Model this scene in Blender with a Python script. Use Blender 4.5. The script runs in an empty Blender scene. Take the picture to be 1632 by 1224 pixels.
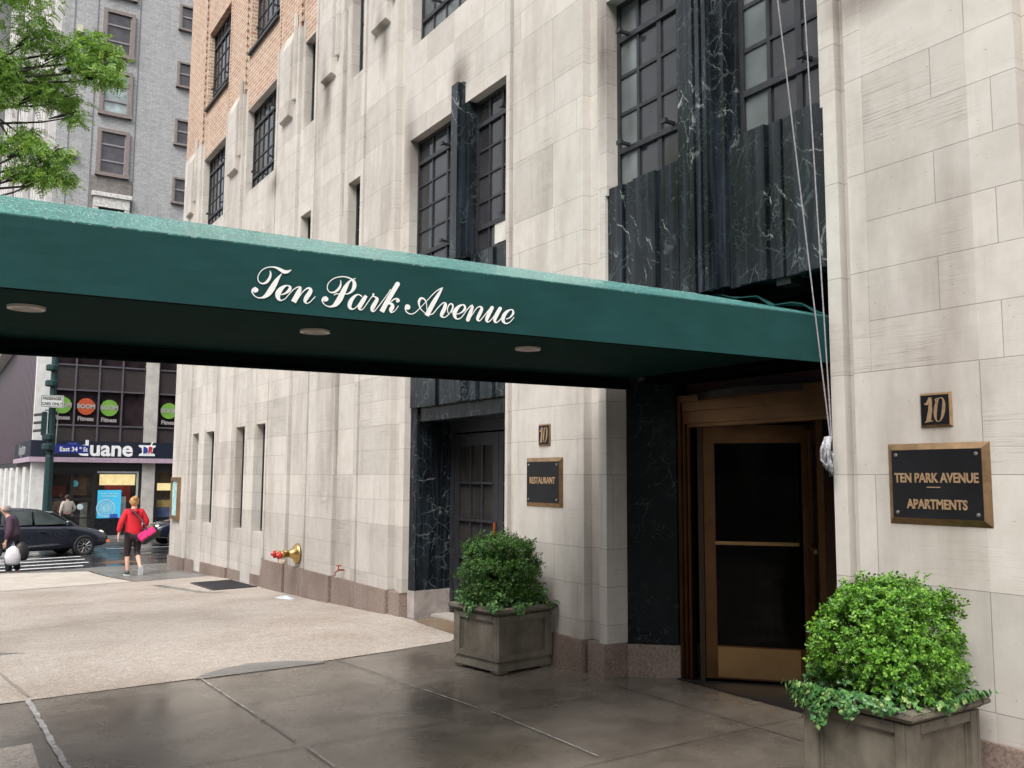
import bpy, bmesh, math, random
import numpy as np
from mathutils import Vector, Matrix
R = math.radians
S = bpy.context.scene
COL = S.collection
random.seed(7)

# ------------------------------------------------------------------ camera
cd = bpy.data.cameras.new('camera'); cam = bpy.data.objects.new('camera', cd); COL.objects.link(cam)
EYE = 1.61
f = Vector((0.53556463, 0.83824467, 0.10254948)); r = Vector((0.84236171, -0.53888321, 0.00562502)); u = Vector((-0.05997734, -0.08337119, 0.994712))
cam.matrix_world = Matrix(((r.x, u.x, -f.x, 0), (r.y, u.y, -f.y, 0), (r.z, u.z, -f.z, EYE), (0, 0, 0, 1)))
cd.sensor_width = 36; cd.lens = 36 * 1450 / 1632; cd.clip_start = .05; cd.clip_end = 2000
S.camera = cam
# ------------------------------------------------------------------ sky, sun, exposure (overcast)
SUN_EL, SUN_AZ = R(58), R(200)
w = bpy.data.worlds.new("World"); S.world = w; w.use_nodes = True
nt = w.node_tree; bg = nt.nodes['Background']
sky = nt.nodes.new('ShaderNodeTexSky'); sky.sky_type = 'NISHITA'; sky.sun_disc = False
sky.sun_elevation = SUN_EL; sky.sun_rotation = SUN_AZ; sky.air_density = 1.4; sky.dust_density = 6
hs = nt.nodes.new('ShaderNodeHueSaturation'); hs.inputs['Saturation'].default_value = .22
nt.links.new(sky.outputs[0], hs.inputs['Color']); nt.links.new(hs.outputs[0], bg.inputs[0]); bg.inputs[1].default_value = .15
sd = bpy.data.lights.new('sun', 'SUN'); sd.energy = 1.0; sd.angle = R(30); sd.color = (1, .96, .9)
sun = bpy.data.objects.new('sun', sd); COL.objects.link(sun)
# overcast glow arrives from the avenue side (-X) and a little from behind the camera
sdir = Vector((.62, .42, -1.0)).normalized()
sun.rotation_euler = sdir.to_track_quat('-Z', 'Y').to_euler()
_d = -sdir
sky.sun_elevation = math.asin(_d.z); sky.sun_rotation = math.atan2(_d.x, _d.y)
S.view_settings.view_transform = 'Standard'; S.view_settings.look = 'None'; S.view_settings.exposure = 0.88; S.view_settings.gamma = 1
S.cycles.max_bounces = 6

# ------------------------------------------------------------------ materials
MATS = {}
class NT:
    def __init__(s, name):
        s.m = bpy.data.materials.new(name); s.m.use_nodes = True; s.t = s.m.node_tree
        s.b = s.t.nodes['Principled BSDF']; s.o = s.t.nodes['Material Output']
    def n(s, typ, **k):
        nd = s.t.nodes.new('ShaderNode' + typ)
        for a, b in k.items():
            if a.startswith('i_'):
                key = a[2:].replace('_', ' ')
                nd.inputs[int(key) if key.isdigit() else key].default_value = b
            else: setattr(nd, a, b)
        return nd
    def l(s, a, b): s.t.links.new(a, b)
    def math(s, op, a, b=None, c=None):
        nd = s.n('Math', operation=op)
        for i, v in enumerate((a, b, c)):
            if v is None: continue
            if hasattr(v, 'is_linked') or hasattr(v, 'links'): s.l(v, nd.inputs[i])
            else: nd.inputs[i].default_value = v
        return nd.outputs[0]
    def coord(s): return s.n('TexCoord').outputs['Object']
    def scale(s, v, xyz):
        mp = s.n('Mapping'); mp.inputs['Scale'].default_value = xyz; s.l(v, mp.inputs[0]); return mp.outputs[0]
    def noise(s, v, sc, det=3, rough=.55, dist=0):
        nd = s.n('TexNoise'); nd.inputs['Scale'].default_value = sc; nd.inputs['Detail'].default_value = det
        nd.inputs['Roughness'].default_value = rough; nd.inputs['Distortion'].default_value = dist
        if v is not None: s.l(v, nd.inputs['Vector'])
        return nd.outputs['Fac']
    def ramp(s, v, *stops):
        nd = s.n('ValToRGB'); e = nd.color_ramp.elements
        while len(e) < len(stops): e.new(.5)
        for k, (p, c) in enumerate(stops):
            e[k].position = p; e[k].color = (*c, 1) if len(c) == 3 else c
        s.l(v, nd.inputs[0]); return nd.outputs[0]
    def mix(s, fac, a, b, typ='MIX'):
        nd = s.n('MixRGB', blend_type=typ)
        for i, v in enumerate((fac, a, b)):
            if isinstance(v, tuple): nd.inputs[i].default_value = (*v, 1)
            elif isinstance(v, (int, float)): nd.inputs[i].default_value = v
            else: s.l(v, nd.inputs[i])
        return nd.outputs[0]
    def bump(s, h, st, dist=.01, nrm=None):
        nd = s.n('Bump'); nd.inputs['Strength'].default_value = st; nd.inputs['Distance'].default_value = dist
        s.l(h, nd.inputs['Height'])
        if nrm: s.l(nrm, nd.inputs['Normal'])
        s.l(nd.outputs[0], s.b.inputs['Normal']); return nd.outputs[0]
    def col(s, c):
        if isinstance(c, tuple): s.b.inputs['Base Color'].default_value = (*c, 1)
        else: s.l(c, s.b.inputs['Base Color'])
    def rough(s, c):
        if isinstance(c, (int, float)): s.b.inputs['Roughness'].default_value = c
        else: s.l(c, s.b.inputs['Roughness'])

def simple(name, col, rough=.6, metal=0, var=.12, sc=6, bump=0, bsc=60, spec=None, emit=None, coat=0):
    if name in MATS: return MATS[name]
    k = NT(name); v = k.coord(); n = k.noise(v, sc, 4)
    a = tuple(c * (1 - var) for c in col); b = tuple(min(1, c * (1 + var)) for c in col)
    k.col(k.ramp(n, (.3, a), (.7, b))); k.rough(rough); k.b.inputs['Metallic'].default_value = metal
    if spec is not None: k.b.inputs['Specular IOR Level'].default_value = spec
    if coat: k.b.inputs['Coat Weight'].default_value = coat
    if emit:
        k.b.inputs['Emission Color'].default_value = (*emit[:3], 1); k.b.inputs['Emission Strength'].default_value = emit[3]
    if bump: k.bump(k.noise(v, bsc, 3), bump, .004)
    MATS[name] = k.m; return k.m

def masonry(name, c1, c2, mortar, row, width, stria=True, big=True, stain=(.50, .455, .42), stain_amt=.8, rough=.82, tint=None):
    k = NT(name); v = k.coord(); sp = k.n('SeparateXYZ'); k.l(v, sp.inputs[0])
    uu = k.math('ADD', sp.outputs[0], sp.outputs[1]); vv = k.math('ADD', sp.outputs[2], -1.64 + row * 40 + .0)
    uv = k.n('CombineXYZ'); k.l(uu, uv.inputs[0]); k.l(vv, uv.inputs[1])
    def brick(w_, h_, off, vec, ms):
        b = k.n('TexBrick', offset=off, squash=1.0)
        b.inputs['Color1'].default_value = (*c1, 1); b.inputs['Color2'].default_value = (*c2, 1); b.inputs['Mortar'].default_value = (*mortar, 1)
        b.inputs['Scale'].default_value = 1; b.inputs['Mortar Size'].default_value = ms; b.inputs['Mortar Smooth'].default_value = .3
        b.inputs['Bias'].default_value = 0; b.inputs['Brick Width'].default_value = w_; b.inputs['Row Height'].default_value = h_
        k.l(vec, b.inputs['Vector']); return b
    if big:
        wav = k.noise(k.scale(v, (1, 1, 1)), 1.5, 2)
        A = brick(1.32, row * 2, .5, uv.outputs[0], .0032); B = brick(.93, row, .37, uv.outputs[0], .003); C = brick(1.9, row * 3, .42, uv.outputs[0], .0032)
        cell = k.n('CombineXYZ'); k.l(k.math('FLOOR', k.math('DIVIDE', uu, 2.64)), cell.inputs[0]); k.l(k.math('FLOOR', k.math('DIVIDE', vv, row * 2)), cell.inputs[1])
        wn = k.n('TexWhiteNoise', noise_dimensions='2D'); k.l(cell.outputs[0], wn.inputs['Vector'])
        sel = k.math('GREATER_THAN', wn.outputs['Value'], .55)
        col = k.mix(sel, A.outputs['Color'], B.outputs['Color'])
        fac = k.mix(sel, A.outputs['Fac'], B.outputs['Fac'])
        # individual stones take a different cast
        cell2 = k.n('CombineXYZ'); k.l(k.math('FLOOR', k.math('DIVIDE', uu, .66)), cell2.inputs[0]); k.l(k.math('FLOOR', k.math('DIVIDE', vv, row * 2)), cell2.inputs[1])
        wn2 = k.n('TexWhiteNoise', noise_dimensions='2D'); k.l(cell2.outputs[0], wn2.inputs['Vector'])
        col = k.mix(k.math('MULTIPLY', k.math('POWER', wn2.outputs['Value'], 3.0), .34), col, (.52, .50, .48), 'MULTIPLY')
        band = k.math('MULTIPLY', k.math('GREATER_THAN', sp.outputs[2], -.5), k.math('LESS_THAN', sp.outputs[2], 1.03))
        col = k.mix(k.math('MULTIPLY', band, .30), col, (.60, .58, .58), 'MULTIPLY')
    else:
        A = brick(width, row, .5, uv.outputs[0], .011); col = A.outputs['Color']; fac = A.outputs['Fac']
        n1 = k.noise(uv.outputs[0], 8, 2); col = k.mix(.35, col, k.ramp(n1, (.3, (.55, .45, .38)), (.7, (1, 1, 1))), 'MULTIPLY')
    st = k.noise(k.scale(v, (1.6, 1.6, .35)), 1.1, 5, .6)
    col = k.mix(k.ramp(st, (.48, (0, 0, 0)), (.78, (stain_amt,) * 3)), col, stain, 'MULTIPLY')
    if stria:   # soot smudges by the window heads and where brackets were
        for (yy, zz, ry, rz) in ((8.52, 6.05, .30, .34), (9.74, 5.55, .22, .85), (5.95, 5.3, .16, 1.2), (3.3, 4.6, .5, .22), (12.5, 7.3, .22, .7), (15.0, 6.6, .4, .3), (10.5, 7.3, .2, .6)):
            d_ = k.math('SQRT', k.math('ADD', k.math('POWER', k.math('ABSOLUTE', k.math('DIVIDE', k.math('SUBTRACT', sp.outputs[1], yy - 11), ry)), 2.0), k.math('POWER', k.math('ABSOLUTE', k.math('DIVIDE', k.math('SUBTRACT', sp.outputs[2], zz), rz)), 2.0)))
            col = k.mix(k.math('MULTIPLY', k.math('MAXIMUM', k.math('SUBTRACT', 1.0, d_), 0.0), k.math('ADD', st, .45)), col, (.30, .27, .25), 'MULTIPLY')
    mot = k.noise(v, 5, 5, .65); col = k.mix(.35, col, k.ramp(mot, (.35, (.72, .69, .66)), (.62, (1, 1, 1))), 'MULTIPLY')
    if stria:
        s1 = k.noise(k.scale(v, (2.2, 2.2, 85)), 1.0, 5, .72, .35)
        patch = k.ramp(k.noise(k.scale(v, (1, 1, 1.6)), 1.3, 2), (.40, (0, 0, 0)), (.6, (1, 1, 1)))
        sm = k.mix(k.math('MULTIPLY', k.math('ADD', k.math('MULTIPLY', wn2.outputs['Value'], .9), .1), patch), (.5, .5, .5), s1)
        col = k.mix(.6, col, k.ramp(sm, (.38, (.60, .57, .54)), (.48, (1, 1, 1))), 'MULTIPLY')
        pit = k.n('TexVoronoi'); pit.inputs['Scale'].default_value = 9; k.l(k.scale(v, (1, 1, 2.2)), pit.inputs['Vector'])
        pm = k.math('LESS_THAN', pit.outputs['Distance'], .055); col = k.mix(k.math('MULTIPLY', pm, .55), col, (.25, .2, .17), 'MULTIPLY')
        h = k.math('SUBTRACT', k.math('ADD', k.math('MULTIPLY', sm, .6), k.math('MULTIPLY', mot, .4)), fac)
        k.bump(h, .55, .008)
    else:
        k.bump(k.math('SUBTRACT', k.math('MULTIPLY', mot, .6), fac), .7, .012)
    k.col(col); k.rough(rough); MATS[name] = k.m; return k.m

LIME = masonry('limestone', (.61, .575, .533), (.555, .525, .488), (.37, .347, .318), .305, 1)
BRICK = masonry('salmon_brick', (.47, .265, .185), (.56, .39, .27), (.72, .66, .58), .075, .24, False, False, stain_amt=.3)
TOWER = masonry('grey_brick', (.37, .39, .41), (.45, .465, .48), (.34, .35, .36), .10, .32, False, False, stain_amt=.35)

def granite():
    k = NT('pink_granite'); v = k.coord(); n = k.noise(v, 55, 3, .7); n2 = k.noise(v, 2.2, 5, .6)
    c = k.ramp(n, (.3, (.13, .095, .082)), (.5, (.235, .18, .155)), (.72, (.34, .27, .24)))
    c = k.mix(k.ramp(n2, (.42, (0, 0, 0)), (.75, (.7, .7, .7))), c, (.55, .48, .42), 'MULTIPLY')
    k.col(c); k.rough(.55); k.bump(k.noise(v, 30, 4), .25, .004); return k.m
GRAN = granite()

def marble(name, streak, spec, k1, k2):
    k = NT(name); v = k.coord()
    wp = k.n('TexNoise'); wp.inputs['Scale'].default_value = 2.6; wp.inputs['Detail'].default_value = 5; wp.inputs['Roughness'].default_value = .62; k.l(v, wp.inputs['Vector'])
    vec = k.n('VectorMath', operation='MULTIPLY_ADD'); k.l(wp.outputs['Color'], vec.inputs[0]); vec.inputs[1].default_value = (.26, .26, .26); k.l(v, vec.inputs[2])
    def veins(sc, ang, stretch, wd):
        mp = k.n('Mapping'); mp.inputs['Rotation'].default_value = (R(ang), 0, 0); k.l(vec.outputs[0], mp.inputs[0])
        vo = k.n('TexVoronoi', feature='DISTANCE_TO_EDGE'); vo.inputs['Scale'].default_value = sc; k.l(k.scale(mp.outputs[0], stretch), vo.inputs['Vector'])
        return k.ramp(vo.outputs['Distance'], (0, (1, 1, 1)), (wd * .5, (.4, .4, .4)), (wd, (0, 0, 0)))
    ma = k.ramp(k.noise(k.scale(v, (1, 1, .7)), 1.6, 4), (.50, (0, 0, 0)), (.60, (1, 1, 1)))
    mb_ = k.ramp(k.noise(v, 5.0, 4, .7), (.48, (0, 0, 0)), (.60, (1, 1, 1)))
    A = k.mix(1.0, k.mix(1.0, veins(2.4, 38, (1, 2.6, .8), .030), ma, 'MULTIPLY'), mb_, 'MULTIPLY')
    B = k.mix(1.0, veins(5.0, -30, (1, 2.2, .8), .035), k.ramp(k.noise(v, 2.4, 3), (.48, (0, 0, 0)), (.62, (1, 1, 1))), 'MULTIPLY')
    D = k.mix(1.0, veins(13, 60, (1, 1.8, .8), .045), mb_, 'MULTIPLY')
    cloud = k.noise(v, 2.3, 6, .65)
    c = k.ramp(cloud, (.40, (.004, .0055, .007)), (.66, (.009, .013, .016)), (.85, (.024, .045, .042)))
    c = k.mix(k.math('MULTIPLY', D, .13), c, (.24, .34, .33)); c = k.mix(k.math('MULTIPLY', B, k2), c, (.42, .52, .50)); c = k.mix(k.math('MULTIPLY', A, k1), c, (.62, .66, .63))
    if streak:
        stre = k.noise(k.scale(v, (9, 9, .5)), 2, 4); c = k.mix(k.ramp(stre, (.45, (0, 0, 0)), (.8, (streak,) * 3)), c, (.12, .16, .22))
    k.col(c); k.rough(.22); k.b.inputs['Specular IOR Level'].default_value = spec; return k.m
MARB = marble('veined_green_marble', .20, .36, .55, .22); MARBD = marble('shade_dulled_green_marble', 0, .12, .30, .16)  # MARBD: duller copy of the marble, recess shade put into its colour
def cloth(name, col, wet=False):
    k = NT(name); v = k.coord()
    n = k.noise(v, 4, 4); wv = k.noise(k.scale(v, (1, 1, 1)), 260, 2)
    c = k.ramp(n, (.3, tuple(x * .88 for x in col)), (.7, tuple(x * 1.1 for x in col)))
    if wet:
        glint = k.noise(k.scale(v, (75, 9, 30)), 1.0, 3, .75); c = k.mix(.9, c, k.ramp(glint, (.36, (.55, .6, .6)), (.55, (1, 1, 1)), (.66, (2.6, 2.1, 2.1))), 'MULTIPLY')  # sparkle of the wet roof painted as light and dark streaks
        vo = k.n('TexVoronoi'); vo.inputs['Scale'].default_value = 34; k.l(v, vo.inputs['Vector'])
        sepc = k.n('SeparateColor'); k.l(vo.outputs['Color'], sepc.inputs[0])
        thr = k.math('MULTIPLY', sepc.outputs[0], .42)
        drop = k.math('MULTIPLY', k.math('GREATER_THAN', k.math('SUBTRACT', thr, vo.outputs['Distance']), .06), k.math('GREATER_THAN', sepc.outputs[1], .3))
        rg = k.ramp(drop, (0, (.42,) * 3), (1, (.03,) * 3)); k.rough(rg); c = k.mix(k.math('MULTIPLY', drop, .5), c, (.62, .78, .74))  # pale sky glint put into the drop colour
        k.bump(k.math('ADD', k.math('MULTIPLY', drop, .8), k.math('MULTIPLY', wv, .2)), .9, .006)
        k.b.inputs['Coat Weight'].default_value = .35; k.b.inputs['Coat Roughness'].default_value = .25
    else:
        k.rough(.62); k.bump(k.math('ADD', wv, k.math('MULTIPLY', k.noise(k.scale(v, (1, 1, .15)), 5, 3), 3.0)), .12, .006)
    k.b.inputs['Specular IOR Level'].default_value = .5 if wet else .14
    k.col(c); return k.m
CLOTH = cloth('green_canvas', (.010, .054, .053)); CLOTHW = cloth('skylit_wet_green_canvas', (.05, .215, .20), True)  # CLOTHW: same canvas, sky light on the roof put into a lighter green
CLOTHD = simple('shade_dark_canvas', (.003, .006, .006), .9, var=.2, spec=.05)  # near-black canvas, shade under the awning put into the colour

def paving_tan():
    k = NT('exposed_aggregate_paving'); v = k.coord()
    vo = k.n('TexVoronoi'); vo.inputs['Scale'].default_value = 120; k.l(v, vo.inputs['Vector'])
    sc = k.n('SeparateColor'); k.l(vo.outputs['Color'], sc.inputs[0])
    c = k.ramp(sc.outputs[0], (.0, (.25, .21, .18)), (.3, (.39, .345, .305)), (.7, (.455, .41, .37)), (1, (.56, .525, .485)))
    vo2 = k.n('TexVoronoi'); vo2.inputs['Scale'].default_value = 45; k.l(v, vo2.inputs['Vector']); sc2 = k.n('SeparateColor'); k.l(vo2.outputs['Color'], sc2.inputs[0])
    c = k.mix(.35, c, k.ramp(sc2.outputs[1], (0, (.62, .55, .5)), (.6, (1, 1, 1))), 'MULTIPLY')
    n = k.noise(v, .7, 5, .6); c = k.mix(k.ramp(n, (.42, (0, 0, 0)), (.72, (.85, .85, .85))), c, (.66, .60, .55), 'MULTIPLY')
    c = k.mix(.5, c, k.ramp(k.noise(v, 14, 4), (.35, (.7, .68, .66)), (.6, (1, 1, 1))), 'MULTIPLY')
    k.col(c); k.rough(.5); k.bump(k.math('ADD', vo.outputs['Distance'], k.noise(v, 120, 2)), .4, .003); return k.m
def paving_wet(name, c0, c1, wetsc=.9, lo=.10, hi=.42):
    k = NT(name); v = k.coord()
    n = k.noise(v, 1.1, 5, .62); n2 = k.noise(v, 90, 3, .7)
    c = k.ramp(n, (.34, c0), (.68, c1)); c = k.mix(.55, c, k.ramp(n2, (.35, (.62, .62, .62)), (.62, (1.0, 1.0, 1.0))), 'MULTIPLY')
    c = k.mix(.5, c, k.ramp(k.noise(v, 5, 5, .6), (.40, (.66, .64, .62)), (.60, (1, 1, 1))), 'MULTIPLY')
    sp = k.n('TexVoronoi'); sp.inputs['Scale'].default_value = 5; k.l(v, sp.inputs['Vector'])
    c = k.mix(k.math('MULTIPLY', k.math('LESS_THAN', sp.outputs['Distance'], .035), .5), c, (.35, .33, .31))
    k.col(c); wet = k.noise(v, wetsc, 4, .6, .4)
    k.rough(k.ramp(wet, (.36, (lo,) * 3), (.66, (hi,) * 3))); k.bump(k.math('ADD', k.math('MULTIPLY', k.noise(v, 60, 4), .35), k.math('MULTIPLY', k.noise(v, 3, 2), .8)), .16, .006); return k.m
TAN = paving_tan()
GREY = paving_wet('wet_concrete', (.105, .088, .073), (.21, .183, .154), lo=.14, hi=.38)
GREYF = paving_wet('damp_concrete', (.15, .145, .14), (.23, .22, .21), lo=.2, hi=.5)
PALEF = paving_wet('pale_concrete', (.45, .41, .36), (.58, .53, .47), lo=.45, hi=.6)
ASPH = paving_wet('wet_asphalt', (.028, .03, .034), (.05, .052, .058), 1.2, .08, .35)
SPILL = paving_wet('wet_ochre_concrete', (.17, .12, .075), (.24, .175, .11), lo=.2, hi=.45)
JOINT = simple('dark_joint', (.045, .040, .036), .6); CAULK = simple('chalky_joint_filler', (.28, .27, .27), .7, var=.45, sc=18)
CAULK2 = simple('faint_joint_filler', (.30, .29, .28), .7, var=.5, sc=14)
PAINT = simple('worn_road_paint', (.62, .62, .62), .4, var=.25, sc=9)
STEEL = simple('black_steel', (.022, .023, .028), .45, var=.3, sc=12)
PUTTY = simple('blue_grey_steel', (.035, .04, .055), .5, var=.3)
BRONZE = simple('aged_bronze', (.15, .082, .042), .34, 1, var=.22, sc=5, bump=.1, bsc=25)
BRASS = simple('polished_brass', (.50, .34, .14), .34, 1, var=.15, sc=8)
BRONZP = simple('plaque_bronze', (.36, .235, .13), .42, 1, var=.22, sc=20)
BRONZL = simple('bronze_letter', (.62, .42, .25), .42, .75, var=.15, sc=40)
PLQ = simple('black_enamel', (.006, .006, .008), .35, var=.3)
PLANT = None
def planter_mat():
    k = NT('weathered_cast_stone'); v = k.coord(); n = k.noise(v, 3.5, 5, .65); n2 = k.noise(k.scale(v, (6, 6, .8)), 3, 4)
    c = k.ramp(n, (.32, (.10, .088, .068)), (.68, (.205, .182, .145))); c = k.mix(.5, c, k.ramp(n2, (.35, (.6, .58, .55)), (.65, (1, 1, 1))), 'MULTIPLY')
    k.col(c); k.rough(.55); k.bump(k.noise(v, 45, 4), .3, .004); return k.m
PLANT = planter_mat()

def glass(name, col, rough=.06, amt=.0):
    k = NT(name); v = k.coord(); n = k.noise(v, 1.4, 2)
    c = k.ramp(n, (.35, tuple(x * .55 for x in col)), (.65, tuple(x * 1.25 for x in col)))
    k.col(c); k.rough(rough); k.b.inputs['Specular IOR Level'].default_value = .55
    k.bump(k.noise(v, 2.2, 2), .06, .02); return k.m
GLS = glass('window_glass', (.035, .038, .042)); GLSL = glass('sky_pale_window_glass', (.15, .17, .175), .2)  # GLSL: sky reflection of the upper panes put into its pale colour
GLSD = glass('dark_door_glass', (.004, .003, .003), .05); GLSD.node_tree.nodes['Principled BSDF'].inputs['Specular IOR Level'].default_value = .18; GLSB = glass('curtained_glass', (.036, .036, .040), .06)

def leafm(name, stops, rough=.42, trans=.25):
    k = NT(name); g = k.n('NewGeometry'); c = k.ramp(g.outputs['Random Per Island'], *stops)
    k.col(c); k.rough(rough)
    tr = k.n('BsdfTranslucent'); k.l(k.mix(1.0, c, (1.0, 1.0, .45), 'MULTIPLY'), tr.inputs[0])
    ms = k.n('MixShader'); ms.inputs[0].default_value = trans; k.l(k.b.outputs[0], ms.inputs[1]); k.l(tr.outputs[0], ms.inputs[2]); k.l(ms.outputs[0], k.o.inputs[0]); return k.m
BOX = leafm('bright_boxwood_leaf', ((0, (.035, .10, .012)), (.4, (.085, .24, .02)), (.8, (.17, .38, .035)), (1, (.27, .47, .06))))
BOXD = leafm('shade_dark_boxwood_leaf', ((0, (.018, .06, .010)), (.5, (.045, .13, .018)), (.9, (.08, .20, .026)), (1, (.13, .27, .04))))  # darker copy of the same leaf, awning shade put into the greens
IVY = leafm('ivy_leaf', ((0, (.03, .10, .03)), (.5, (.07, .21, .06)), (.82, (.14, .31, .08)), (1, (.36, .46, .16))), .35)
LOCUST = leafm('locust_leaf', ((0, (.08, .18, .04)), (.4, (.21, .39, .08)), (.8, (.34, .55, .13)), (1, (.48, .66, .22))), .5, .45)
BARK = simple('dark_bark', (.035, .028, .024), .85, var=.3, sc=20, bump=.4)
WHITE = simple('white_stone_pier', (.62, .615, .60), .6, var=.16, sc=3)
PIERW = simple('stained_pale_pier', (.46, .44, .41), .6, var=.22, sc=2)
DKPAN = simple('dark_brown_spandrel', (.045, .036, .038), .35, var=.15)
MULL = simple('grey_mullion', (.13, .12, .14), .4, 0.3)
NAVY = simple('navy_sign_band', (.012, .017, .032), .4); PINKB = simple('lilac_trim', (.42, .32, .40), .5)
LETW = simple('sign_letter_white', (.62, .62, .64), .4, emit=(1, 1, 1, .12)); BLUE = simple('street_sign_blue', (.012, .022, .20), .4)
SIGNW = simple('sign_white', (.72, .73, .72), .4, var=.04); BLACK = simple('black_paint', (.012, .012, .013), .5)
GREEN = simple('lime_disc', (.16, .36, .05), .5); ORANGE = simple('orange_disc', (.46, .075, .025), .5); GREYL = simple('grey_lettering', (.36, .33, .33), .6)
TRIM = simple('tower_window_surround', (.21, .175, .165), .7, var=.15); POLEG = simple('dark_green_pole_paint', (.010, .038, .040), .45)
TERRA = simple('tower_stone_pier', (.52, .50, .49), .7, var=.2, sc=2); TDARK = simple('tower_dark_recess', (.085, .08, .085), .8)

# ------------------------------------------------------------------ mesh helpers
class MB:
    def __init__(s): s.v = []; s.f = []
    def add(s, vs, fs):
        b = len(s.v); s.v += [tuple(x) for x in vs]; s.f += [tuple(i + b for i in q) for q in fs]; return s
    def box(s, x0, x1, y0, y1, z0, z1):
        return s.add([(x0, y0, z0), (x1, y0, z0), (x1, y1, z0), (x0, y1, z0), (x0, y0, z1), (x1, y0, z1), (x1, y1, z1), (x0, y1, z1)],
                     [(0, 3, 2, 1), (4, 5, 6, 7), (0, 1, 5, 4), (1, 2, 6, 5), (2, 3, 7, 6), (3, 0, 4, 7)])
    def prism(s, pts, z0, z1):           # pts in (x,y); z0/z1 numbers or functions of y
        n = len(pts); a = 0
        for i in range(n):
            j = (i + 1) % n; a += pts[i][0] * pts[j][1] - pts[j][0] * pts[i][1]
        if a < 0: pts = pts[::-1]
        g0 = z0 if callable(z0) else (lambda y: z0); g1 = z1 if callable(z1) else (lambda y: z1)
        vs = [(x, y, g0(y)) for x, y in pts] + [(x, y, g1(y)) for x, y in pts]
        fs = [tuple(range(n - 1, -1, -1)), tuple(range(n, 2 * n))] + [(i, (i + 1) % n, n + (i + 1) % n, n + i) for i in range(n)]
        return s.add(vs, fs)
    def ext(s, prof, axis_pts):          # generic loft of equal-length rings (closed rings), capped
        n = len(prof[0]); vs = [p for ring in prof for p in ring]; fs = []
        for k in range(len(prof) - 1):
            for i in range(n): fs.append((k * n + i, k * n + (i + 1) % n, (k + 1) * n + (i + 1) % n, (k + 1) * n + i))
        fs += [tuple(range(n - 1, -1, -1)), tuple(range((len(prof) - 1) * n, len(prof) * n))]
        return s.add(vs, fs)
    def tube(s, pts, rad, n=8):
        pts = [Vector(p) for p in pts]; rings = []
        for i, p in enumerate(pts):
            d = (pts[min(i + 1, len(pts) - 1)] - pts[max(i - 1, 0)]).normalized()
            a = d.cross(Vector((0, 0, 1)) if abs(d.z) < .9 else Vector((1, 0, 0))).normalized(); b = d.cross(a)
            rr = rad[i] if isinstance(rad, (list, tuple)) else rad
            rings.append([p + (a * math.cos(t * 2 * math.pi / n) + b * math.sin(t * 2 * math.pi / n)) * rr for t in range(n)])
        return s.ext(rings, None)
    def disc(s, c, nrm, r0, th=.01, n=24):
        nrm = Vector(nrm).normalized(); c = Vector(c); return s.tube([c, c + nrm * th], r0, n)
    def lathe(s, c, axis, prof, n=20):   # prof: (dist along axis, radius)
        axis = Vector(axis).normalized(); a = axis.cross(Vector((0, 0, 1)) if abs(axis.z) < .9 else Vector((1, 0, 0))).normalized(); b = axis.cross(a); c = Vector(c)
        return s.ext([[c + axis * h + (a * math.cos(t * 2 * math.pi / n) + b * math.sin(t * 2 * math.pi / n)) * max(rr, .0005) for t in range(n)] for h, rr in prof], None)
    def xf(s, M):
        s.v = [tuple(M @ Vector(p)) for p in s.v]; return s

def meta(o, label=None, cat=None, group=None, kind=None):
    if label: o['label'] = label
    if cat: o['category'] = cat
    if group: o['group'] = group
    if kind: o['kind'] = kind
    return o
def wloc(o):
    p = Vector((0, 0, 0))
    while o is not None: p += o.location; o = o.parent
    return p
def obj(name, mb, m, parent=None, local=False, smooth=False, bevel=0):
    me = bpy.data.meshes.new(name); off = Vector((0, 0, 0)) if (parent is None or local) else wloc(parent)
    me.from_pydata([(a - off.x, b - off.y, c - off.z) for a, b, c in mb.v], [], mb.f); me.materials.append(m)
    bm = bmesh.new(); bm.from_mesh(me); bmesh.ops.recalc_face_normals(bm, faces=bm.faces)
    if bevel: bmesh.ops.bevel(bm, geom=[e for e in bm.edges if e.is_manifold and e.calc_face_angle(0) > .5], offset=bevel, segments=2, affect='EDGES', clamp_overlap=True)
    bm.to_mesh(me); bm.free()
    if smooth:
        for p in me.polygons: p.use_smooth = True
    o = bpy.data.objects.new(name, me); COL.objects.link(o); o.parent = parent; return o
def empty(name, loc, rz=0, **k):
    o = bpy.data.objects.new(name, None); COL.objects.link(o); o.location = loc; o.rotation_euler.z = rz; o.empty_display_size = .2; return meta(o, **k)
def text_mb(s, size, M, ext=.003, bold=0.0, sx=1.0, align='CENTER'):
    c = bpy.data.curves.new('t', 'FONT'); c.body = s; c.size = size; c.extrude = ext; c.offset = bold; c.align_x = align; c.align_y = 'CENTER'; c.resolution_u = 3
    o = bpy.data.objects.new('t', c); COL.objects.link(o); dg = bpy.context.evaluated_depsgraph_get(); dg.update()
    me = bpy.data.meshes.new_from_object(o.evaluated_get(dg)); mb = MB()
    mb.add([M @ Vector((v.co.x * sx, v.co.y, v.co.z)) for v in me.vertices], [tuple(p.vertices) for p in me.polygons])
    bpy.data.objects.remove(o); bpy.data.curves.remove(c); return mb
def on_wall(x, y, z): return Matrix(((0, 0, -1, x), (-1, 0, 0, y), (0, 1, 0, z), (0, 0, 0, 1)))      # faces -X, reads toward -Y
def on_front(x, y, z): return Matrix(((1, 0, 0, x), (0, 0, -1, y), (0, 1, 0, z), (0, 0, 0, 1)))      # faces -Y, reads toward +X

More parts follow.
